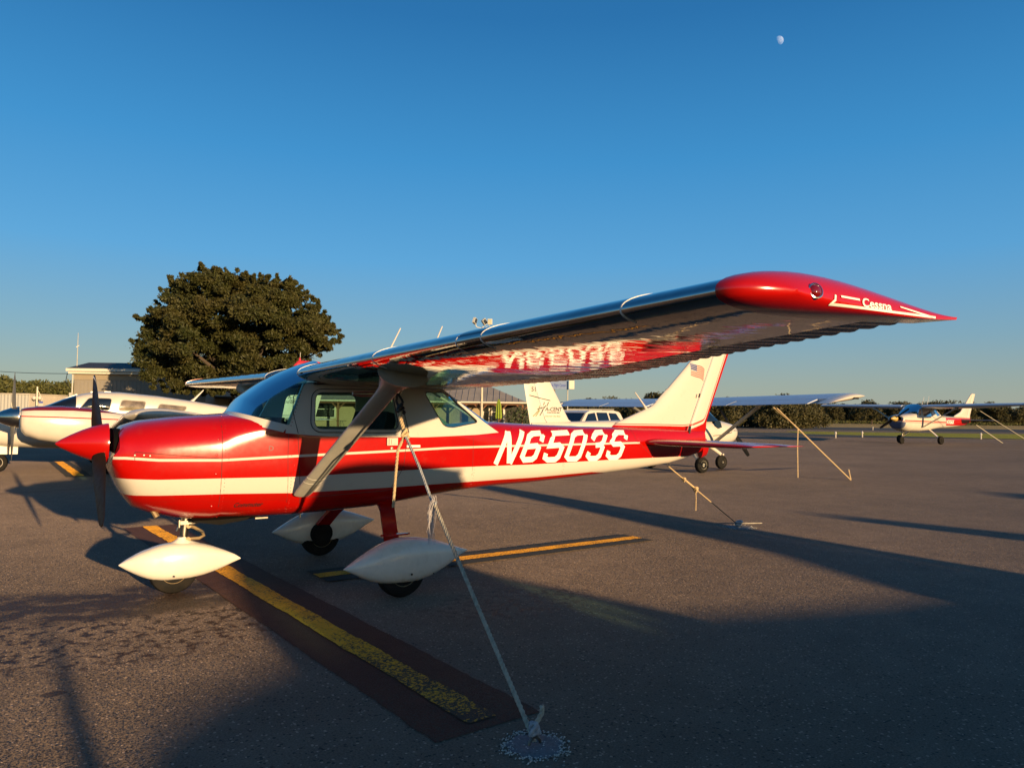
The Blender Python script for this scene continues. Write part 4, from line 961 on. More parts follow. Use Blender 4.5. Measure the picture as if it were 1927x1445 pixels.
    for k in (0, 1): put('propeller_blade', blade_mb((.18, 0, 1.05), 2.45+math.pi*k, r1=.85), BLK)
    # lettering on the right-hand side (towards the viewer)
    INK = mat('dark_print', (.03, .03, .03), .5); OL = mat('olive_print', (.20, .19, .06), .5)
    st = lambda x: x if x < 2.7 else 2.7+(x-2.7)*1.17
    both = MB(); both.add(fin.v, fin.f); both.add(rud.v, rud.f); fv = bvh_of(both)
    def side_text(s, x, z, size, m, n, shear=0.0, b_=0.0, par=root, bvh=fv):
        obj(n, project_y(text_mb(s, size, shear, b_), bvh, 1, .006, lambda a, b: (st(x)-a, z+(.14 if bvh is fv and z < 1.7 else 0)+b)), m, par, smooth=0)
    side_text('A-CENT', 6.26, 1.46, .135, INK, 'tail_lettering', .15, .003); side_text('AVIATION INC', 6.22, 1.40, .058, INK, 'tail_lettering', .1, .001); side_text("Discover The Best", 6.26, 1.31, .058, OL, 'tail_lettering', .2)
    side_text('51', 6.62, 2.08, .16, INK, 'tail_number', 0, .002)
    for P, m in (([(6.56, 1.32), (6.44, 1.46), (6.40, 1.58)], OL), ([(6.50, 1.32), (6.40, 1.48)], OL), ([(6.40, 1.34), (6.24, 1.60)], INK), ([(6.46, 1.50), (6.26, 1.56)], INK), ([(6.22, 1.58), (6.18, 1.68)], INK), ([(6.30, 1.60), (6.28, 1.68)], INK), ([(6.66, 1.84), (6.14, 1.72)], INK)):
        obj('tail_swoosh', project_y(stroke_mb([[(st(a), b+.14) for a, b in P]], .022, .03), fv, 1, .006), m, root, smooth=0)
    side_text('SkyCatcher', .88, 1.10, .11, mat('grey_print', (.35, .33, .30), .5), 'cowl_lettering', .1, 0, root, bv)
    put('cowl_pinstripe', project_y(stroke_mb([[(1.6, .98), (1.2, 1.0), (.75, 1.07)]], .018, .04), bv, 1, .004), INK, smooth=0)
    put('whip_antenna', MB().tube([(3.0, 0, 1.55), (3.15, 0, 1.95)], .008, 6), WH)
sk = thing('light_aeroplane', 'white strutted aeroplane behind the red tail, nose to the right, A-CENT on its fin', 'aeroplane', (17.48, 8.35, 0), R(177.5)); skycatcher(sk)
t3 = thing('tie_down_rope', 'long pale rope slanting from the white wing tip to the tarmac on the right', 'rope', (16.7, 4.25, 0))
L3 = Vector((16.7, 4.25, 0)); top = pt(1462, 768, 15.2); mid = L3.lerp(top, .80)
obj('rope_line', MB().tube([(L3-L3), (mid-L3)], .016, 6), MT['roperaw'], t3)
obj('rope_loop', MB().tube([mid-L3, top-L3], .012, 6), MT['roperaw'], t3); obj('rope_loop', MB().tube([mid-L3, top-L3+Vector((-.09, .02, .02))], .012, 6), MT['roperaw'], t3)
md2 = L3.lerp(top, .75); obj('rope_tail', MB().tube([md2-L3, md2-L3+Vector((-.02, 0, -.4)), md2-L3+Vector((-.01, 0, -1.05))], .013, 6), MT['roperaw'], t3)
obj('rope_tail', MB().tube([(0, 0, .02), (-.04, 0, .12), (-.06, .02, .26)], .014, 6), MT['roperaw'], t3)
for x, y, z in ((49.2, 17.1, 0), (54.5, 15.6, 0)):
    t = thing('tie_down_rope', ['short rope holding down the tail of the distant red and white aeroplane', 'rope slanting from the near wing of the distant aeroplane to the grass edge'][x > 50], 'rope', (x, y, 0))
    q = Vector((x, y, 0)); up = (Vector((54.6, 19.2, 1.25)) if x < 50 else Vector((48.2, 16.2, 2.3)))
    if x < 50: q = Vector((0, 0, 0)); t.location = (57.0, 18.6, 0); obj('rope_line', MB().tube([(0, 0, 0), up-Vector((57.0, 18.6, 0))], .03, 5), MT['rope'], t)
    else: obj('rope_line', MB().tube([(0, 0, 0), up-q], .018, 5), MT['rope'], t)

FINTXT = (('A-CENT', 7.68, 1.87, .14), ('AVIATION', 7.72, 1.81, .05), ('752-6677', 7.60, 1.745, .085))
# twin-engined low-wing aeroplane on the left
def twin(root):
    def put(n, mb, m, par=root, **k): return obj(n, mb, m, par, **k)
    fx = (0, .06, .25, .6, 1.1, 1.7, 2.2, 2.6, 3.2, 4.2, 5.2, 6.2, 7.2, 8.0, 8.5)
    zb = tabf([(0, .98), (.06, .9), (.25, .78), (.6, .66), (1.2, .58), (2, .54), (4.2, .56), (6, .78), (8.5, 1.12)])
    zt = tabf([(0, 1.06), (.06, 1.12), (.25, 1.22), (.6, 1.33), (1.2, 1.44), (1.9, 1.50), (2.05, 1.5), (4.2, 1.5), (5.2, 1.50), (6.5, 1.46), (8.5, 1.40)])
    wd = tabf([(0, .05), (.06, .14), (.25, .28), (.6, .42), (1.2, .52), (2, .60), (4, .60), (5, .52), (6.5, .32), (8.5, .07)]); rings = []
    for x in fx:
        rings.append([(x, wd(x)*math.copysign(abs(math.cos(a))**.62, math.cos(a)), (zb(x)+zt(x))/2+(zt(x)-zb(x))/2*math.copysign(abs(math.sin(a))**.62, math.sin(a))) for a in [2*math.pi*k/36 for k in range(36)]])
    put('fuselage', MB().loft(rings), WH, smooth=60)
    # cabin top: lofted hood with real window openings painted out as separate dark panes
    roof = tabf([(1.75, 1.50), (2.15, 1.70), (2.55, 1.86), (2.9, 1.93), (3.4, 1.935), (4.3, 1.86), (5.2, 1.74), (6.2, 1.58), (7.0, 1.46)])
    ww = tabf([(1.75, .57), (2.55, .55), (3.4, .57), (4.3, .55), (5.2, .48), (6.2, .34), (7.0, .2)])
    def rp(x, a): return (x, ww(x)*math.copysign(abs(math.cos(a))**.55, math.cos(a)), 1.40+(roof(x)-1.40)*max(0, math.sin(a))**.55)
    cabm = MB().loft([[rp(x, math.pi*k/24) for k in range(25)] for x in (2.46, 2.5, 2.6, 2.75, 2.9, 3.1, 3.4, 3.8, 4.3, 4.8, 5.2, 5.8, 6.4, 7.0)], closed=False); cabv = bvh_of(cabm); put('cabin_roof', cabm, WH, smooth=60)
    put('windshield', MB().loft([[rp(x, math.pi*k/24) for k in range(25)] for x in (1.70, 1.95, 2.2, 2.46)], closed=False).xf(lambda p: p+Vector((0, 0, .012))), MT['lens'], smooth=60)
    put('windshield_post', MB().tube([(1.80, -.02, 1.53), (2.5, -.02, 1.86)], .02, 6), WH)
    pane = mat('tan_curtain_window', (.16, .12, .08), .08, spec=.8, var=.5, vscale=7); dk = MT['lens']
    for sg in (-1, 1):
        for P, m in (([(2.50, 1.47), (2.72, 1.78), (3.22, 1.77), (3.17, 1.47)], dk), ([(3.36, 1.47), (3.43, 1.74), (3.98, 1.71), (3.92, 1.47)], pane), ([(4.22, 1.48), (4.28, 1.66), (4.95, 1.60), (4.9, 1.48)], pane)):
            Q = rpoly(P, .07)
            def y(a, b):
                h_ = cabv.ray_cast(Vector((a, sg*9, b)), Vector((0, -sg, 0)))[0]; return (h_.y if h_ is not None else sg*.5)+sg*.012
            cx_, cz_ = sum(a for a, b in Q)/len(Q), sum(b for a, b in Q)/len(Q)
            put('cabin_window', MB().grid([[(lambda a_, b_: (a_, y(a_, b_), b_))(cx_+(a-cx_)*k_, cz_+(b-cz_)*k_) for a, b in Q+[Q[0]]] for k_ in (1, .8, .6, .4, .2, .02)]), m, smooth=60, fix=False)
            put('window_seal', MB().tube([(a, y(a, b), b) for a, b in Q+[Q[0]]], .012, 5), MT['greypaint'])
    # nacelles: red top, white side, red pinstripe
    def z_top(t, x, z): return t.math('GREATER_THAN', z, t.curve(x, [(0, 1.42), (1.3, 1.43), (1.6, 1.45), (2.3, 1.455), (3.2, 1.40), (8, 1.3)]))
    def z_pin(t, x, z): return t.math('LESS_THAN', t.math('ABSOLUTE', t.math('SUBTRACT', z, t.curve(x, [(0, 1.325), (1.3, 1.325), (2.0, 1.31), (3.4, 1.26), (8, 1.2)]))), .012)
    nac = zone_paint('nacelle_paint', 0, WHITE, [((.16, .012, .02), z_top), ((.5, .03, .02), z_pin)], .22)
    for sg in (-1, 1):
        c = sg*1.88; rings = []
        for x, w_, b_, t_ in ((1.36, .30, 1.05, 1.46), (1.38, .34, .98, 1.49), (1.45, .37, .90, 1.51), (1.7, .40, .80, 1.545), (2.1, .42, .73, 1.555), (2.6, .41, .70, 1.525), (3.0, .36, .72, 1.46), (3.5, .28, .80, 1.36), (4.0, .10, .88, 1.2)):
            rings.append([(x, c+w_*math.copysign(abs(math.cos(a))**.7, math.cos(a)), (b_+t_)/2+(t_-b_)/2*math.copysign(abs(math.sin(a))**.7, math.sin(a))) for a in [2*math.pi*k/32 for k in range(32)]])
        put('engine_nacelle', MB().loft(rings), nac, smooth=60)
        put('nacelle_intake', MB().box((1.365, c, 1.22), (.03, .46, .2)), MT['black'])
        put('spinner', MB().lathe([(0, .004), (.03, .06), (.14, .135), (.30, .20), (.44, .23), (.46, .23)], (.87, c, 1.30), (1, 0, 0), 24), mat('polished_spinner', (.62, .58, .5), .16, metal=1), smooth=60)
        for k in (0, 1): put('propeller_blade', blade_mb((1.22, c, 1.33), (.10 if sg < 0 else 1.2)+math.pi*k, r1=.95).xf(lambda p: p), mat('grey_blade', (.16, .145, .12), .35, metal=.3), smooth=60)
        ys = [.3, .9, 1.5, 2.4, 3.4, 4.6, 5.6]
        def wp(y, a, up):
            u, l = foil(a, .15); cc = 1.62 if y > 1.4 else 1.62+(1.4-y)*.4; x0 = 2.95-(cc-1.62); return (x0+a*cc, sg*y, .78+.112*(y-.3)+(u if up else l)*cc-.03*a)
        put('wing', MB().loft([[wp(y, a, True) for a in AX]+[wp(y, a, False) for a in reversed(AX)][:-1] for y in ys]), WH, smooth=50)
        rings = []
        for j in range(6):
            k = math.sin(j/5*math.pi/2); th = max(.05, math.sqrt(1-k*k)); U = []; L = []
            for a in AX:
                u, l = wp(5.605+.28*k, a, True), wp(5.605+.28*k, a, False); mz = (u[2]+l[2])/2; U.append((u[0]+.15*k*(1-a), u[1], mz+(u[2]-mz)*th)); L.append((u[0]+.15*k*(1-a), u[1], mz+(l[2]-mz)*th))
            rings.append(U+list(reversed(L))[1:-1])
        put('wing_tip', MB().loft(rings), WH, smooth=60)
        put('gear_leg', MB().tube([(3.15, sg*1.75, .75), (3.15, sg*1.72, .25)], .05, 8), MT['steel'])
        e = thing_part('wheel', root); put('tyre', tyre_mb((3.15, sg*1.83, .24), .24, .17), MT['rubber'], e); put('rim', rim_mb((3.15, sg*1.83, .24), .22, .17), WH, e)
        put('horizontal_stabilizer', stab_loft(tabf([(0, 7.55), (2, 7.75)]), tabf([(0, 8.45), (2, 8.4)]), .06, 2.0, 1.30, .10, sg), WH)
    put('nose_leg', MB().tube([(.95, 0, .80), (.93, 0, .42)], .05, 10).tube([(.93, -.09, .40), (.93, -.10, .20)], .03, 8).tube([(.93, .09, .40), (.93, .10, .20)], .03, 8).box((.93, 0, .41), (.08, .22, .05)), WH)
    put('gear_door', MB().box((1.12, -.16, .52), (.42, .02, .20)), WH)
    e = thing_part('wheel', root); put('tyre', tyre_mb((.93, 0, .22), .22, .15), MT['rubber'], e); put('rim', rim_mb((.93, 0, .22), .21, .16), WH, e)
    RF = mat('red_fin_top', (.45, .02, .03), .3, coat=.3)
    le, te = tabf([(1.30, 6.55), (1.50, 7.05), (2.62, 7.72), (2.98, 7.95)]), tabf([(1.3, 8.5), (2.98, 8.95)])
    fn = fin_loft(le, te, 1.32, 2.62, .12, .09); put('fin', fn, WH, smooth=50); fnv = bvh_of(fn); ink = mat('fin_ink', (.03, .03, .03), .5)
    for st_, fx_, fz_, sz_ in FINTXT: put('fin_lettering', project_y(text_mb(st_, sz_, .15, .002), fnv, -1, .006, lambda a, b: (fx_+a, fz_+b)), ink, smooth=0)
    put('fin_swoosh', project_y(stroke_mb([[(FINTXT[0][1]-.16, FINTXT[0][2]-.10), (FINTXT[0][1]+.02, FINTXT[0][2]+.20)]], .02, .03), fnv, -1, .006), ink, smooth=0)
    put('fin_cap', MB().loft([[(a+(b-a)*q, s*foil(q, 1, 0)[0]*k, z) for s in (1, -1) for q in (AX[::2] if s > 0 else AX[::2][::-1][1:-1])] for z, a, b, k in ((2.625, 7.723, 8.855, .09), (2.85, 7.86, 8.9, .085), (2.965, 7.96, 8.6, .05), (2.98, 8.02, 8.5, .02))]), RF, smooth=50)
    put('beacon', MB().lathe([(0, .03), (.05, .035), (.10, .01)], (8.02, 0, 2.97), (0, 0, 1), 10), RF); put('fin_antenna', MB().tube([(8.03, 0, 3.05), (8.03, 0, 3.22)], .007, 5), WH)
    put('whip_antenna', MB().tube([(5.12, -.05, 1.72), (5.20, -.05, 1.80), (5.42, -.05, 2.05)], [.05, .03, .012], 6), WH)
    for x in (2.85, 3.15): put('vent', MB().box((x, -.1, roof(x)+.0), (.14, .10, .03)), WH)
tw = thing('light_aeroplane', 'white low-wing twin-engine aeroplane with red-topped engine nacelle, behind the red nose', 'aeroplane', (-1.80, 14.55, 0), R(1)); twin(tw)

# two more aeroplanes of the same row stand behind the photographer; their long shadows reach into the picture
S2 = (1.17, 1.15, 1.09)
r2 = thing('light_aeroplane', 'parked white high-wing aeroplane standing behind the viewer, nose to the left', 'aeroplane', (.46, -14.8, 0))
P2 = dict(PH, fus=P182['fus'], cab=WH, wing=MT['white'], flap=MT['white'], tip=WH, stab=WH, fin=WH, rud=WH, spin=WH, leg=WH)
high_wing(r2, P2, S=S2, th=1.2, hero=False)
r3 = copy_tree(r2); r3.location = (20.0, -21.6, 0); r3.rotation_euler = (0, 0, R(180)); r3['label'] = 'parked white high-wing aeroplane standing behind the viewer, nose to the right'
print('planes ok')

# ------------------------------------------------------------------ buildings
def at(px, py, depth, z=None):
    p = pt(px, py, depth)
    if z is not None: p.z = z
    return p
TANW = mat('tan_siding', (.34, .26, .16), .8, var=.08, vscale=1.5, bump=.1, bscale=30); TRIM = mat('cream_trim', (.62, .58, .48), .6, var=.05)
ROOFM = mat('weathered_metal_roof', (.27, .235, .20), .6, var=.15, vscale=.8, dirt=((.10, .08, .06), .3), dscale=.6); WOOD = mat('stained_porch_wood', (.17, .075, .035), .75, var=.3, vscale=5)
PANE = mat('dark_window_pane', (.02, .022, .024), .06, spec=.8); DOOR = mat('dark_porch_screen', (.03, .026, .022), .8)
fb_o = at(540, 790, 66.5, 0)
fb = thing('terminal_building', 'tan building with hipped grey metal roof and wooden porch seen behind the cabin', 'building', tuple(fb_o), FACE)
def fp(n, mb, m, par=fb, **k): return obj(n, mb, m, par, **k)
FL = 21.6
fp('wall', MB().add([(-3, 2.2, 0), (FL-2.2, 2.2, 0), (FL-2.2, 7, 0), (-3, 7, 0), (-3, 2.2, 2.9), (FL-2.2, 2.2, 2.9), (FL-2.2, 7, 2.9), (-3, 7, 2.9)], [(0, 1, 5, 4), (1, 2, 6, 5), (2, 3, 7, 6), (3, 0, 4, 7)]), TANW, smooth=0)
def hip(x0, x1, y0, y1, z0, z1, rx):
    ym = (y0+y1)/2; return MB().add([(x0, y0, z0), (x1, y0, z0), (x1, y1, z0), (x0, y1, z0), (x0+rx, ym, z1), (x1-rx, ym, z1), (x0, y0, z0-.14), (x1, y0, z0-.14), (x1, y1, z0-.14), (x0, y1, z0-.14)],
        [(0, 1, 5, 4), (1, 2, 5), (2, 3, 4, 5), (3, 0, 4), (6, 7, 1, 0), (7, 8, 2, 1), (8, 9, 3, 2), (9, 6, 0, 3), (9, 8, 7, 6)])
rf = fp('roof', hip(-4, FL, 0, 9.2, 2.70, 4.55, 4.2), ROOFM, smooth=0)
sm = MB()
for i in range(44):
    x = -3.5+i*.58
    ty = 4.6 if -4+4.2 < x < FL-4.2 else 4.6*min(1, (FL-x)/4.2 if x > 10 else (x+4)/4.2)
    if ty > .3: sm.tube([(x, .02, 2.73), (x, ty-.02, 2.73+1.85*ty/4.6)], .025, 4)
fp('roof_seams', sm, ROOFM, rf, kind='stuff', smooth=0)
fp('downpipe', MB().tube([(14.2, .9, 3.12), (15.55, .0, 2.70)], .07, 6), MT['black'], rf)
fp('gutter', MB().box((FL/2-2, -.06, 2.66), (FL+4, .10, .10)), TRIM)
for i, u in enumerate((-1.2, 1.6, 4.5, 7.4, 10.3, 13.1, 15.6, 17.4, 19.2, 21.2)):
    p = fp('porch_post', MB().box((u, .35, 1.25), (.16, .16, 2.5)), WOOD, smooth=0)
    for s in (-1, 1): fp('post_brace', MB().box((u+s*.33, .35, 2.22), (.09, .10, .80), Matrix.Rotation(R(45*s), 3, 'Y')), WOOD, p, smooth=0)
fp('porch_beam', MB().box((FL/2-2, .35, 2.52), (FL+3, .18, .16)), WOOD, smooth=0)
def sash(u, z0, wd, h, n=1):
    f = fp('window', MB().box((u+wd/2, 2.17, z0+h/2), (wd, .05, h)), PANE, smooth=0)
    for a, b, c, d in ((u-.05, z0-.05, wd+.10, .10), (u-.05, z0+h-.05, wd+.10, .10)): fp('window_frame', MB().box((a+c/2, 2.13, b+d/2), (c, .10, d)), TRIM, f, smooth=0)
    for a in (u-.05, u+wd-.05): fp('window_frame', MB().box((a+.05, 2.13, z0+h/2), (.10, .10, h)), TRIM, f, smooth=0)
    fp('glazing_bar', MB().box((u+wd/2, 2.13, z0+h*.58), (wd, .07, .06)), TRIM, f, smooth=0)
    return f
sash(.2, 1.10, 3.6, 1.35); sash(17.55, .95, .55, 1.45); sash(18.35, .95, .55, 1.45); sash(9.2, 1.0, 1.2, 1.4); sash(11.4, 1.0, 1.2, 1.4)
fp('door', MB().box((6.6, 2.16, 1.1), (.95, .06, 2.2)), TANW); fp('door_frame', MB().box((6.02, 2.13, 1.15), (.12, .12, 2.3)).xf(lambda p: p), TRIM); fp('door_frame', MB().box((7.18, 2.13, 1.15), (.12, .12, 2.3)), TRIM)
fp('corner_post', MB().box((19.5, 2.0, 1.3), (.18, .18, 2.6)), TRIM, smooth=0); fp('porch_screen', MB().box((20.6, 4.2, 1.35), (2.2, .06, 2.7)), DOOR, smooth=0)
fp('patio', MB().box((9, -.4, .06), (27, 5.0, .12)), mat('patio_concrete', (.30, .27, .22), .85), smooth=0)
def leafball(nl, rx, ry, rz, s, seed, flat=False):
    r = np.random.default_rng(seed); mb = MB()
    for i in range(nl):
        d = r.normal(size=3); d /= np.linalg.norm(d); q = r.uniform(.35, 1)**.5; c = Vector((d[0]*rx*q, d[1]*ry*q, d[2]*rz*q)); n = Vector(r.normal(size=3)).normalized(); t = n.orthogonal().normalized()*s*r.uniform(.6, 1.3); b = n.cross(t).normalized()*s*.45
        mb.add([c-t, c+b, c+t, c-b], [(0, 1, 2, 3)])
    return mb
LEAFD = mat('shrub_leaf', (.045, .06, .02), .7, var=.5, vscale=2)
for i, (px, h) in enumerate(((962, 1.7), (978, 1.9), (990, 1.6))):
    loc = at(px, 800, 65.5, .12); t = thing('potted_shrub', ['dark bushy shrub in a tan pot, left one on the porch corner', 'dark bushy shrub in a tan pot, tallest on the porch corner', 'dark bushy shrub in a tan pot, half behind the lettered fin'][i], 'potted plant', tuple(loc), 0, 'potted shrubs on the porch')
    obj('pot', MB().lathe([(0, .22), (.45, .30), (.5, .31), (.5, .26), (.44, .25)], (0, 0, 0), (0, 0, 1), 14), mat('terracotta', (.35, .20, .11), .8), t); m = leafball(240, .5, .5, h*.45, .12, i); m.xf(lambda p: p+Vector((0, 0, .6+h*.42))); obj('foliage', m, LEAFD, t, smooth=0, fix=False)
um = thing('closed_parasol', 'closed lime green parasol on a pole before the porch windows', 'parasol', tuple(at(938, 800, 64.2, .12)))
obj('pole', MB().tube([(0, 0, 0), (0, 0, 2.75)], .03, 8), WOOD, um)
rings = []
for z, r0 in ((2.80, .02), (2.6, .10), (2.2, .17), (1.7, .20), (1.25, .23), (1.1, .19)):
    rings.append([(r0*(1+.35*math.cos(8*a))*math.cos(a), r0*(1+.35*math.cos(8*a))*math.sin(a), z) for a in [2*math.pi*k/40 for k in range(40)]])
obj('canopy', MB().loft(rings), mat('lime_canvas', (.20, .27, .025), .85, var=.2), um, smooth=60)
pl = thing('stone_planter', 'pale stone block beside the porch windows', 'planter', tuple(at(917, 800, 64.0, .12))); obj('planter_box', MB().box((0, 0, .35), (.55, .4, .7), None, .9), TRIM, pl); obj('planter_lip', MB().box((0, 0, .72), (.6, .45, .08)), TRIM, pl)
for px in (633, 640):
    pass
ch = thing('patio_table', 'dark wire table with chairs on the porch, seen through the cabin windows', 'table', tuple(at(642, 800, 64.5, .12)))
obj('table_top', MB().lathe([(0, .45), (.03, .45)], (0, 0, .72), (0, 0, 1), 18), MT['black'], ch)
for a in range(3): obj('leg', MB().tube([(.1*math.cos(a*2.1), .1*math.sin(a*2.1), .72), (.35*math.cos(a*2.1), .35*math.sin(a*2.1), 0)], .02, 6), MT['black'], ch)

# left metal building with mast
lb_o = at(137, 790, 56, 0)
lb = thing('metal_building', 'tan metal-sided building with dark roof and cream fascia left of the big tree', 'building', tuple(lb_o), FACE)
def lp(n, mb, m, par=lb, **k): return obj(n, mb, m, par, **k)
GW = mat('grey_tan_cladding', (.29, .235, .16), .7, var=.06, vscale=.8); GW2 = mat('grey_cladding', (.24, .21, .17), .7, var=.08, vscale=.8)
lp('wall', MB().box((5.0, 4, 1.9), (10, 8, 3.8)), GW2, smooth=0); lp('upper_wall', MB().box((5.0, 3.98, 4.02), (10.02, 8.06, .44)), GW, smooth=0)
for i in range(33): lp('wall_rib', MB().box((.15+i*.305, -.012, 1.9), (.05, .012, 3.75)), GW2, smooth=0)
lp('fascia', MB().box((5.0, 3.9, 4.30), (10.5, 8.6, .14)), TRIM, smooth=0); lp('fascia', MB().box((5.0, 3.9, 4.52), (10.7, 8.9, .22)), TRIM, smooth=0)
lp('roof', MB().add([(-.3, -.56, 4.63), (10.3, -.56, 4.63), (10.3, 8.36, 4.63), (-.3, 8.36, 4.63), (-.2, 2.2, 5.25), (10.2, 2.2, 5.25), (10.2, 5.2, 5.25), (-.2, 5.2, 5.25)], [(0, 1, 5, 4), (1, 2, 6, 5), (2, 3, 7, 6), (3, 0, 4, 7), (4, 5, 6, 7), (3, 2, 1, 0)]), mat('dark_roof_sheet', (.035, .03, .028), .6, var=.2), smooth=0)
lp('corner_pipe', MB().tube([(-.08, -.08, 0), (-.08, -.08, 4.3)], .06, 8), MT['greypaint']); lp('meter_box', MB().box((-.14, -.1, 2.6), (.22, .2, .4)), MT['greypaint'])
lp('cable_drop', MB().tube([(-.1, -.1, 4.4), (-.5, -.1, 4.2), (-.6, -.1, 3.6), (-.3, -.1, 3.2)], .03, 6), MT['black'])
mst = thing('antenna_mast', 'thin radio mast rising at the left corner of the metal building', 'antenna', tuple(at(141, 790, 56.5, 0))); obj('pole', MB().tube([(0, 0, 0), (0, 0, 5.2), (0, 0, 7.4)], [.04, .035, .018], 8), MT['greypaint'], mst); obj('crossarm', MB().tube([(-.1, 0, 6.3), (.1, 0, 6.45)], .03, 6), MT['greypaint'], mst)
p0, p1 = at(-160, 678, 75), at(131, 703, 56.5); tag(obj('power_line', MB().tube(sag(p0-p1, (0, 0, 0), .35, 20), .022, 6), MT['black']), 'dark power cable drooping in from the left to the metal building', 'cable').location = p1
# dark open shed under the tree
sh_o = at(352, 790, 58, 0); sh = thing('open_shed', 'dark open-fronted shed in the shade under the big tree', 'shed', tuple(sh_o), FACE)
obj('roof', MB().box((2.9, 1.5, 2.62), (6.6, 3.6, .14)), mat('dark_shed_roof', (.04, .035, .03), .8), sh, smooth=0); obj('back_wall', MB().box((2.9, 2.9, 1.3), (6.2, .1, 2.6)), DOOR, sh, smooth=0)
for u in (0, 2.0, 3.65, 5.8): obj('post', MB().box((u, 0, 1.28), (.26 if u == 3.65 else .12, .18, 2.56)), mat('orange_brown_post', (.24, .11, .035), .8) if u == 3.65 else WOOD, sh, smooth=0)
cb = thing('storage_cabinet', 'white cabinet standing beside the orange-brown post of the dark shed', 'cabinet', tuple(at(425, 790, 57.5, 0)), FACE); obj('cabinet_body', MB().box((0, 0, 1.05), (.55, .5, 1.9)), WH, cb); obj('door_line', MB().box((0, -.26, 1.05), (.02, .02, 1.7)), MT['greypaint'], cb); obj('shelf_line', MB().box((0, -.26, 1.2), (.5, .02, .03)), MT['greypaint'], cb)
for i, (px, h) in enumerate(((239, 2.0), (264, 1.95), (281, 1.9), (287, 1.9), (297, 1.85), (305, 1.9), (333, 1.65), (343, 1.65), (358, 1.65))):
    b = obj('bollard', MB().tube([(0, 0, 0), (0, 0, h-.05), (0, 0, h)], [.05, .05, .03], 8), WH); b.location = at(px, 790, 46, 0); tag(b, ['first', 'second', 'third', 'fourth', 'fifth', 'sixth', 'seventh', 'eighth', 'ninth'][i]+' slim white post from the left in the row behind the white twin aeroplane', 'post', 'slim white posts behind the twin')
# corrugated white shed, fence, sign at the far left
cs = thing('corrugated_shed', 'white corrugated shed at the left edge of the picture', 'shed', tuple(at(53, 790, 52, 0)), FACE)
n = 60; obj('wall', MB().grid([[(-.12*i, .03*(i % 2), z) for i in range(n+1)] for z in (0, 2.55)]), mat('white_corrugated', (.38, .37, .34), .6, var=.06), cs, smooth=0); obj('side_wall', MB().box((.0, 2.5, 1.27), (.05, 5, 2.54)), WH, cs, smooth=0); obj('roof', MB().box((-3.5, 2.5, 2.58), (7.2, 5.2, .06)), WH, cs, smooth=0)
fe = thing('panel_fence', 'low cream panel fence running right from the white corrugated shed', 'fence', tuple(at(60, 790, 60, 0)), FACE)
FEM = mat('cream_fence', (.36, .31, .20), .75, var=.1, vscale=1)
for i in range(9): obj('fence_panel', MB().grid([[(i*1.0+.1*k, .025*(k % 2), z) for k in range(10)] for z in (.05, 1.95)]), FEM, fe, smooth=0)
for i in range(10): obj('fence_post', MB().box((i*1.0-.05, .02, 1.05), (.09, .09, 2.1)), FEM, fe, smooth=0)
sg_ = thing('yard_sign', 'small white and blue sign on a pole by the cream fence', 'sign', tuple(at(76, 790, 50, 0)), FACE); obj('pole', MB().tube([(0, .05, 0), (0, .05, 2.2)], .03, 6), MT['greypaint'], sg_); obj('board', MB().box((0, 0, 1.75), (.30, .03, .62)), WH, sg_); obj('blue_band', MB().box((0, -.02, 1.98), (.28, .012, .12)), mat('sign_blue', (.05, .09, .35), .5), sg_)
lp_ = thing('yard_pole', 'slim pale pole with two white domes by the corrugated shed', 'pole', tuple(at(68, 790, 52, 0))); obj('pole', MB().tube([(0, 0, 0), (0, 0, 3.1)], .05, 8), TRIM, lp_)
for dx in (-.17, .17): obj('dome', MB().lathe([(0, .01), (.05, .10), (.14, .14), (.25, .10), (.3, .01)], (dx, 0, 2.15), (0, 0, 1), 12), WH, lp_, smooth=60)
obj('stay', MB().tube([(0, 0, 2.9), (.35, 0, 2.2)], .02, 5), TRIM, lp_)
# floodlight pole and sign
fl = thing('floodlight_pole', 'tall pale pole with three floodlights above the wing', 'lamp post', tuple(at(906, 790, 57, 0)), FACE)
obj('pole', MB().tube([(0, 0, 0), (0, 0, 8.35)], [.10, .07], 10), mat('pale_pole', (.50, .44, .33), .6), fl); obj('crossarm', MB().tube([(-.55, 0, 8.45), (-.45, 0, 8.30), (.0, 0, 8.2), (.35, 0, 8.35)], .035, 6), TRIM, fl)
for x, z, ry_, rz_ in ((-.62, 8.78, 25, 60), (.12, 8.72, -40, 40), (.55, 8.72, 0, -10)):
    Mx = Matrix.Rotation(R(rz_), 3, 'Z') @ Matrix.Rotation(R(ry_), 3, 'Y'); lm = obj('floodlight', MB().box((x, 0, z), (.34, .2, .44), Mx), TRIM, fl, smooth=0); obj('lamp_glass', MB().box(Vector((x, 0, z))+Mx @ Vector((0, -.105, 0)), (.28, .02, .38), Mx), PANE if x < .5 else mat('lamp_reflector', (.55, .5, .35), .3), lm, smooth=0); obj('bracket', MB().tube([(x, 0, z-.2), (x*.85, 0, 8.35)], .02, 5), MT['greypaint'], lm)
si = thing('airfield_sign', 'blue rectangular sign on a post behind the lettered tail fin', 'sign', tuple(at(1040, 790, 80, 0)), FACE)
K_ = 1.333
obj('board', MB().box((.15*K_, 0, 4.88), (2.15*K_, .14, .68*K_)), mat('sign_face_blue', (.17, .23, .38), .5), si, smooth=0); obj('end_box', MB().box((1.5*K_, -.1, 4.9), (.42*K_, .6, .70*K_)), TRIM, si, smooth=0)
obj('post', MB().box((.02, .12, 2.2), (.34*K_, .26, 4.4)), mat('sign_post', (.16, .13, .10), .7), si, smooth=0); obj('post', MB().tube([(1.2*K_, .1, 0), (1.2*K_, .1, 4.5)], .065, 6), MT['greypaint'], si)
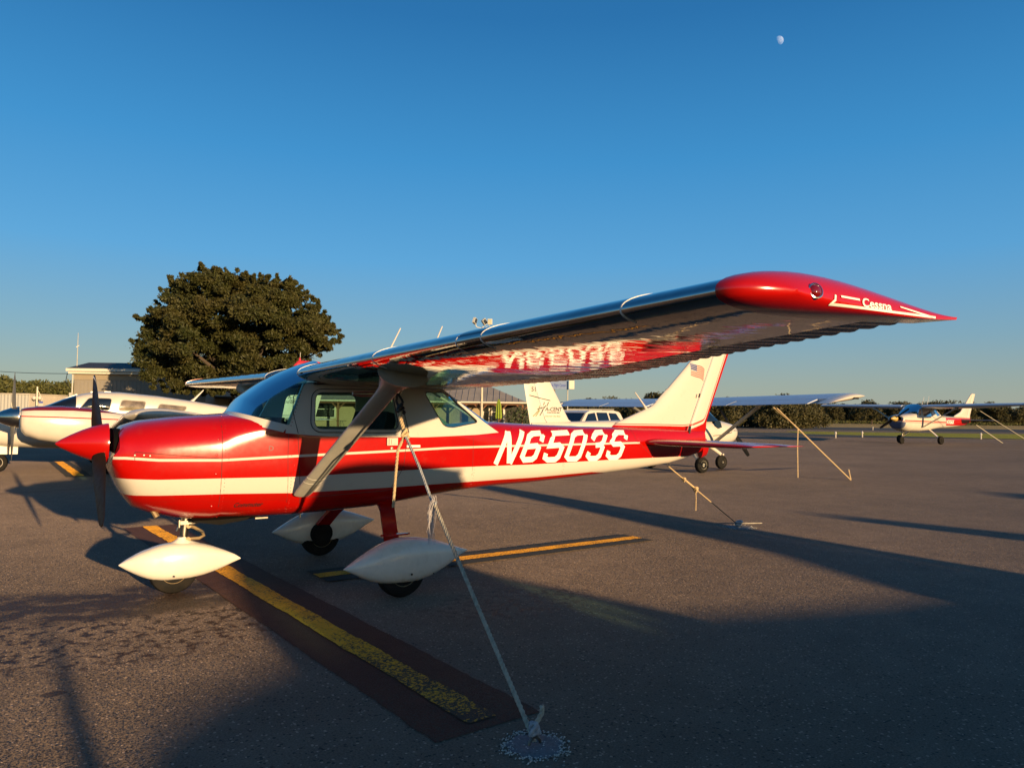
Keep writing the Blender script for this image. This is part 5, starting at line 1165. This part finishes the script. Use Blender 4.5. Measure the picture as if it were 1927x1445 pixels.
sx = text_mb('First Coast Flight Center', .36*K_, 0, .005, 'CENTER', .52); obj('sign_lettering', sx.xf(lambda p: Vector((p.x+.16, -.076, p.y+4.70))), mat('sign_letter_blue', (.02, .05, .28), .5), si, smooth=0)

# ------------------------------------------------------------------ parked cars
def suv(root, body, L=4.9):
    def put(n, mb, m, par=root, **k): return obj(n, mb, m, par, **k)
    lower = [(-2.40, .42), (-2.42, .72), (-2.34, .92), (-1.35, 1.08), (2.3, 1.12), (2.42, .95), (2.42, .45), (1.95, .36), (-1.9, .36)]
    def slab(poly, w0, w1, z0, z1): 
        ww = lambda z: w0+(w1-w0)*(z-z0)/(z1-z0); return MB().prism(poly, lambda x, z: (x, -ww(z), z), lambda x, z: (x, ww(z), z))
    put('body', slab(rpoly(lower, .12, 4), .93, .96, .3, 1.1), body, smooth=30)
    green = [(-1.38, 1.06), (-.62, 1.66), (-.3, 1.75), (1.6, 1.77), (2.05, 1.70), (2.33, 1.10)]
    put('cabin', slab(rpoly(green, .10, 4), .90, .70, 1.08, 1.77), body, smooth=30)
    y = lambda z: .90-.20*(z-1.08)/.69+.006
    for sg in (-1, 1):
        for P in ([(-1.02, 1.14), (-.52, 1.60), (.02, 1.66), (.06, 1.13)], [(.16, 1.13), (.13, 1.67), (.98, 1.67), (1.06, 1.14)], [(1.16, 1.15), (1.10, 1.66), (1.72, 1.64), (2.05, 1.18)]):
            Q = rpoly(P, .05); put('side_window', MB().add([(x, sg*y(z), z) for x, z in Q], [tuple(range(len(Q)))]), MT['lens'], smooth=0, fix=False)
        put('sill_trim', MB().box((0, sg*.95, .40), (3.0, .04, .10)), MT['black']); put('roof_rail', MB().tube([(-.3, sg*.62, 1.80), (1.7, sg*.62, 1.82)], .02, 6), MT['greypaint'])
        put('mirror', MB().box((-.95, sg*1.02, 1.15), (.12, .2, .14)), body); put('door_handle', MB().box((-.08, sg*.955, 1.02), (.16, .02, .03)), MT['greypaint']); put('door_handle', MB().box((.95, sg*.955, 1.03), (.16, .02, .03)), MT['greypaint'])
        put('headlight', MB().box((-2.28, sg*.74, .86), (.22, .3, .14)), MT['greypaint'])
        for x in (-1.45, 1.45):
            e = thing_part('wheel', root); put('tyre', tyre_mb((x, sg*.84, .37), .37, .24), MT['rubber'], e); put('rim', rim_mb((x, sg*.84, .37), .36, .24), MT['steel'], e)
            put('wheel_arch', MB().loft([[(x+r*math.cos(a), sg*yy, .38+r*math.sin(a)) for a in [math.pi*k/14 for k in range(15)]] for r, yy in ((.45, .90), (.45, .968), (.40, .968), (.40, .90))], closed=False), MT['black'])
    put('windscreen', MB().add([(-1.30, -.80, 1.13), (-1.30, .80, 1.13), (-.66, .70, 1.63), (-.66, -.70, 1.63)], [(0, 1, 2, 3)]).xf(lambda p: p+Vector((-.03, 0, .015))), MT['lens'], smooth=0, fix=False)
car = thing('parked_car', 'white sport utility car with a red badge, nearer one under the pale wing', 'car', tuple(at(1094, 800, 34.0, 0)), FACE+R(48)); suv(car, MT['white'])
bd = MB(); bd.box((-.45, -.966, .95), (.30, .012, .16)); obj('door_badge', bd, mat('red_badge', (.35, .05, .04), .5), car); obj('fender_emblem', MB().lathe([(0, .12), (.012, .12)], (-.95, -.965, .92), (0, -1, 0), 6), mat('blue_emblem', (.03, .07, .25), .5), car)
c2 = thing('parked_car', 'white van-like car parked just beyond the badged white car', 'car', tuple(at(1078, 800, 39.5, 0)), FACE+R(46)); suv(c2, mat('pale_blue_white_paint', (.55, .6, .66), .3, coat=.4))

# ------------------------------------------------------------------ trees
def leaf_mat(name, a, b, c):
    m, t, p = newmat(name); g = t.n('ShaderNodeNewGeometry'); oc = t.obj()
    r = g.outputs['Random Per Island']; n = t.ramp(t.noise(oc, .5, 4, .6), .35, .65)
    col = t.mix(t.ramp(r, 0, 1), a, b); col = t.mix(t.math('MULTIPLY', n, .45), col, c)
    t.L.new(col, p.inputs['Base Color']); p.inputs['Roughness'].default_value = .6; p.inputs['Specular IOR Level'].default_value = .3
    tr = t.n('ShaderNodeBsdfTranslucent'); t.L.new(col, tr.inputs[0]); mx = t.n('ShaderNodeMixShader'); mx.inputs[0].default_value = .25
    o = t.N['Material Output']; t.L.new(p.outputs[0], mx.inputs[1]); t.L.new(tr.outputs[0], mx.inputs[2]); t.L.new(mx.outputs[0], o.inputs[0]); return m
OAK = leaf_mat('oak_leaves', (.022, .032, .008), (.070, .074, .018), (.085, .058, .017)); FARL = leaf_mat('far_leaves', (.035, .042, .014), (.09, .08, .028), (.10, .07, .03)); FARL2 = leaf_mat('far_green_leaves', (.06, .075, .018), (.13, .12, .03), (.10, .09, .03))
BARK = mat('bark', (.07, .05, .035), .9, var=.4, vscale=3, bump=.6, bscale=12)
def leaves_np(centres, radii, per, size, seed, squash=.8, loose=.06, elong=2.2):
    r = np.random.default_rng(seed); C = np.array(centres); Rr = np.array(radii); k = len(C)
    idx = np.repeat(np.arange(k), per); n = len(idx); d = r.normal(size=(n, 3)); d /= np.linalg.norm(d, axis=1, keepdims=True)
    q = (r.uniform(.25, 1.0, n)**.45)[:, None]*(1+loose*np.abs(r.normal(size=(n, 1)))); P = C[idx]+d*q*Rr[idx][:, None]*np.array([1, 1, squash])
    t = r.normal(size=(n, 3))+d*.9; t /= np.linalg.norm(t, axis=1, keepdims=True); o = r.normal(size=(n, 3)); b = np.cross(t, o); b /= np.linalg.norm(b, axis=1, keepdims=True)
    s = size*r.uniform(.55, 1.4, n)[:, None]; t = t*s; b = b*s/elong
    V = np.stack([P-t, P+b-t*.1, P+t, P-b+t*.1], 1).reshape(-1, 3); return V, n
def leaf_obj(name, V, n, m, parent):
    me = bpy.data.meshes.new(name); me.vertices.add(4*n); me.loops.add(4*n); me.polygons.add(n)
    me.vertices.foreach_set('co', V.astype(np.float32).ravel()); me.loops.foreach_set('vertex_index', np.arange(4*n, dtype=np.int32)); me.polygons.foreach_set('loop_start', np.arange(0, 4*n, 4, dtype=np.int32)); me.polygons.foreach_set('loop_total', np.full(n, 4, dtype=np.int32))
    me.update(calc_edges=True); me.materials.append(m); o = bpy.data.objects.new(name, me); COL.objects.link(o); o.parent = parent; return o
# the big oak: crown outline surveyed from the photograph, given its own depth
TD = 50.0; tb = at(452, 790, TD, 0); oak = thing('oak_tree', 'large dark green live oak spreading beside the metal building', 'tree', tuple(tb), FACE)
OUT = [(268, 600), (276, 566), (300, 590), (312, 545), (330, 525), (355, 515), (380, 500), (400, 497), (420, 508), (450, 505), (478, 515), (500, 512), (520, 520), (548, 518), (575, 540), (595, 565), (612, 590), (632, 615), (628, 640), (600, 650), (575, 665), (560, 690), (540, 715), (500, 735), (430, 742), (360, 742), (310, 735), (290, 725), (275, 700), (266, 672), (268, 640)]
s_ = TD/CF
def inpoly(p, poly):
    c = False
    for i in range(len(poly)):
        (x1, y1), (x2, y2) = poly[i], poly[i-1]
        if (y1 > p[1]) != (y2 > p[1]) and p[0] < (x2-x1)*(p[1]-y1)/(y2-y1)+x1: c = not c
    return c
def loc2(px, py, dy): return ((px-450)*s_*.965, dy, (777-py)*s_*.965+1.46)
cs_, rs_ = [], []; rr = random.Random(5); tries = 0
def edge_dist(p):
    return min(((p[0]-(a[0]+(b[0]-a[0])*u))**2+(p[1]-(a[1]+(b[1]-a[1])*u))**2)**.5 for a, b in zip(OUT, OUT[1:]+OUT[:1]) for u in (0, .25, .5, .75))
while len(cs_) < 520 and tries < 40000:
    tries += 1; p = (rr.uniform(262, 640), rr.uniform(495, 745))
    if not inpoly(p, OUT): continue
    if mnoise.noise(Vector((p[0]/38, p[1]/30, 3.3))) < -.20 and edge_dist(p) < 62 and p[0] > 315: continue
    e = edge_dist(p); r = min(rr.uniform(8, 18), max(4, e*.68)); dmax = 5.6*min(1, (e/85)**.5); dy = rr.uniform(-1, 1)*dmax
    cs_.append(loc2(p[0], p[1], dy)); rs_.append(r*s_)
V, n = leaves_np(cs_, rs_, 640, .098, 3, .66, .32); leaf_obj('crown', V, n, OAK, oak)
# sprays of twigs along the outline
sp_c, sp_r = [], []
for a, b in zip(OUT, OUT[1:]+OUT[:1]):
    for k in range(7):
        u = rr.random(); q = (a[0]+(b[0]-a[0])*u, a[1]+(b[1]-a[1])*u); ang = math.atan2(q[1]-660, q[0]-452)+rr.uniform(-.8, .8); L_ = rr.uniform(2, 11)*(1.0 if q[1] < 690 else .5); dy = rr.uniform(-2.5, 2.5)
        for j in range(5): sp_c.append(loc2(q[0]+math.cos(ang)*L_*(j/4-.8), q[1]+(math.sin(ang)*.8-.35)*L_*(j/4-.8), dy)); sp_r.append((3.2-.55*j)*s_)
V, n = leaves_np(sp_c, sp_r, 22, .13, 9, .9, .3); leaf_obj('crown_fringe', V, n, OAK, oak)
obj('trunk', MB().tube([(0, 0, 0), (.05, 0, 1.2), (.2, .1, 2.6), (.1, 0, 4.2)], [.55, .42, .38, .28], 12), BARK, oak)
for i in range(9):
    a = i*.7; e = Vector((math.cos(a)*rr.uniform(3, 6.5), math.sin(a)*3.5, rr.uniform(4, 9))); obj('limb', MB().tube([(.1, .05, 1.8+.2*i), e*.45+Vector((0, 0, 1.6)), e], [.20, .13, .05], 7), BARK, oak)
# distant trees, built once per kind and copied
def proto(seed, h, wd, m, label, grp, nm='pine_tree', per=90, nc=26, size=.5):
    r = random.Random(seed); t = thing(nm, label, 'tree', (0, 0, -200), 0, grp); C, Q = [], []
    for i in range(nc):
        u = r.random()**.8; z = h*(.22+.74*u); k = wd*(1-.75*max(0, u-.45)**1.2); a = r.uniform(0, 6.28); q = k*r.random()**.6*.55; C.append((q*math.cos(a), q*math.sin(a), z)); Q.append(wd*r.uniform(.16, .30))
    V, n = leaves_np(C, Q, per, size, seed, .75); leaf_obj('crown', V, n, m, t); obj('trunk', MB().tube([(0, 0, 0), (.1, 0, h*.5), (0, .1, h*.85)], [wd*.035+.08, .12, .04], 6), BARK, t); return t
GR = 'trees of the far right treeline'; GL = 'trees beyond the sheds at the far left'; GN = 'oaks in the clump beyond the white aeroplane'
PR = [proto(11+i, 10+i*1.1, 8.5, FARL, 'dark green tree in the far treeline across the runway', GR) for i in range(3)]
def place(P, lst, lab=None):
    first = set()
    for i, (x, y, s, a) in enumerate(lst):
        k = i % len(P)
        if k not in first: o = P[k]; first.add(k)
        else: o = copy_tree(P[k])
        o.location = (x, y, -.1); o.rotation_euler = (0, 0, a); o.scale = (s, s, s*.95)
        if lab: o['label'] = lab
    for k, o in enumerate(P):
        if k not in first:
            for ch in list(o.children): bpy.data.objects.remove(ch)
            bpy.data.objects.remove(o)
r = random.Random(21); L = []
for i in range(150):
    px = 1335+(2010-1335)*((i+r.random())/150); d = r.uniform(330, 380); e = (px-963)/CF*d; x, y = ef(e, d); L.append((x, y, r.uniform(.62, .92), r.uniform(0, 6)))
for px, d, s in ((1352, 190, .60), (1375, 195, .64), (1388, 200, .60), (1240, 150, .64), (1262, 155, .66), (1226, 160, .55), (1110, 170, .55), (1440, 210, .68), (1470, 205, .70), (1495, 215, .66), (1185, 170, .52), (1150, 165, .5), (1640, 275, .8), (1700, 270, .78)):
    e = (px-963)/CF*d; x, y = ef(e, d); L.append((x, y, s, r.uniform(0, 6)))
place(PR, L)
PN = [proto(31+i, 7.6, 10, FARL, 'dense dark oak in the clump beyond the white wing tip', GN, 'oak_tree', 110, 30, .42) for i in range(2)]; L = []
for i, px in enumerate((1362, 1380, 1402, 1424, 1446, 1468, 1490, 1510, 1526, 1412, 1455, 1500, 1100, 1130, 1160, 1195, 1215, 1075)):
    d = 118+(i % 5)*4; e = (px-963)/CF*d; x, y = ef(e, d); L.append((x, y, .46+.08*r.random(), r.uniform(0, 6)))
place(PN, L)
PL = [proto(41+i, 8.5+i, 8, FARL2, 'sunlit green tree in the row beyond the left sheds', GL, 'oak_tree', 110, 28, .42) for i in range(2)]; L = []
for i in range(26):
    px = -60+210*((i+r.random())/26); d = r.uniform(105, 128); e = (px-963)/CF*d; x, y = ef(e, d); L.append((x, y, r.uniform(.55, .68), r.uniform(0, 6)))
place(PL, L)
# weeds along the field's far edge: nobody could count them
V, n = leaves_np([(*ef((px-963)/CF*d, d), .5) for px, d in [(1330+i*4.2+r.uniform(-2, 2), 322+r.uniform(-8, 14)) for i in range(170)]], [r.uniform(1.0, 2.4) for i in range(170)], 40, .45, 77, .45)
lo = leaf_obj('scrub', V, n, FARL2, None); lo['kind'] = 'stuff'; lo['label'] = 'low scrub along the foot of the far treeline'
for i, (px, d) in enumerate(((1497, 125), (1519, 128), (1572, 60.5), (1622, 64), (1642, 112), (1845, 63))):
    e = (px-963)/CF*d; x, y = ef(e, d); b = thing('edge_light', 'small white edge light '+['in the dark taxiway band left of the long pale rope', 'in the dark taxiway band beside the long pale rope', 'at the ramp edge below the white wing tip', 'at the ramp edge left of the distant red and white aeroplane', 'far out by the runway left of the distant aeroplane', 'at the ramp edge right of the distant aeroplane'][i], 'runway light', (x, y, 0), 0, 'small edge lights along the taxiway'); obj('stem', MB().tube([(0, 0, 0), (0, 0, .3)], .05, 6), WH, b); obj('lamp', MB().lathe([(0, .06), (.08, .1), (.2, .06), (.24, .01)], (0, 0, .3), (0, 0, 1), 8), WH, b)
# ------------------------------------------------------------------ moon
MD = 6000.0; mo = pt(1466, 77, MD); mr = 8.3/CF*MD
m = bpy.data.materials.new('moon_rock'); m.use_nodes = True; t = NT(m); t.N.clear(); oc = t.obj()
df = t.n('ShaderNodeBsdfDiffuse'); tr = t.n('ShaderNodeBsdfTransparent'); ad = t.n('ShaderNodeAddShader'); ou = t.n('ShaderNodeOutputMaterial')
t.L.new(t.mix(t.ramp(t.noise(t.mapping(oc, (1/mr,)*3), 2.2, 4), .4, .62), (.17, .19, .22), (.10, .115, .14)), df.inputs[0]); t.L.new(tr.outputs[0], ad.inputs[0]); t.L.new(df.outputs[0], ad.inputs[1]); t.L.new(ad.outputs[0], ou.inputs[0])
prof = [(-mr*math.cos(math.pi*i/24), mr*math.sin(math.pi*i/24)) for i in range(25)]
mm = MB().lathe(prof, (0, 0, 0), (0, 0, 1), 48); lit = (-CFW*.75+(CR*.85+CU*.35)*.75).normalized()
mm.f = [f for f in mm.f if (sum((Vector(mm.v[i]) for i in f), Vector())).dot(lit) > -.02*mr]  # unlit side cut away: the moon's shade is put into its shape
mn = obj('moon', mm, m, smooth=80); mn.location = mo; tag(mn, 'small pale gibbous moon high in the blue sky', 'moon')
print('all ok')
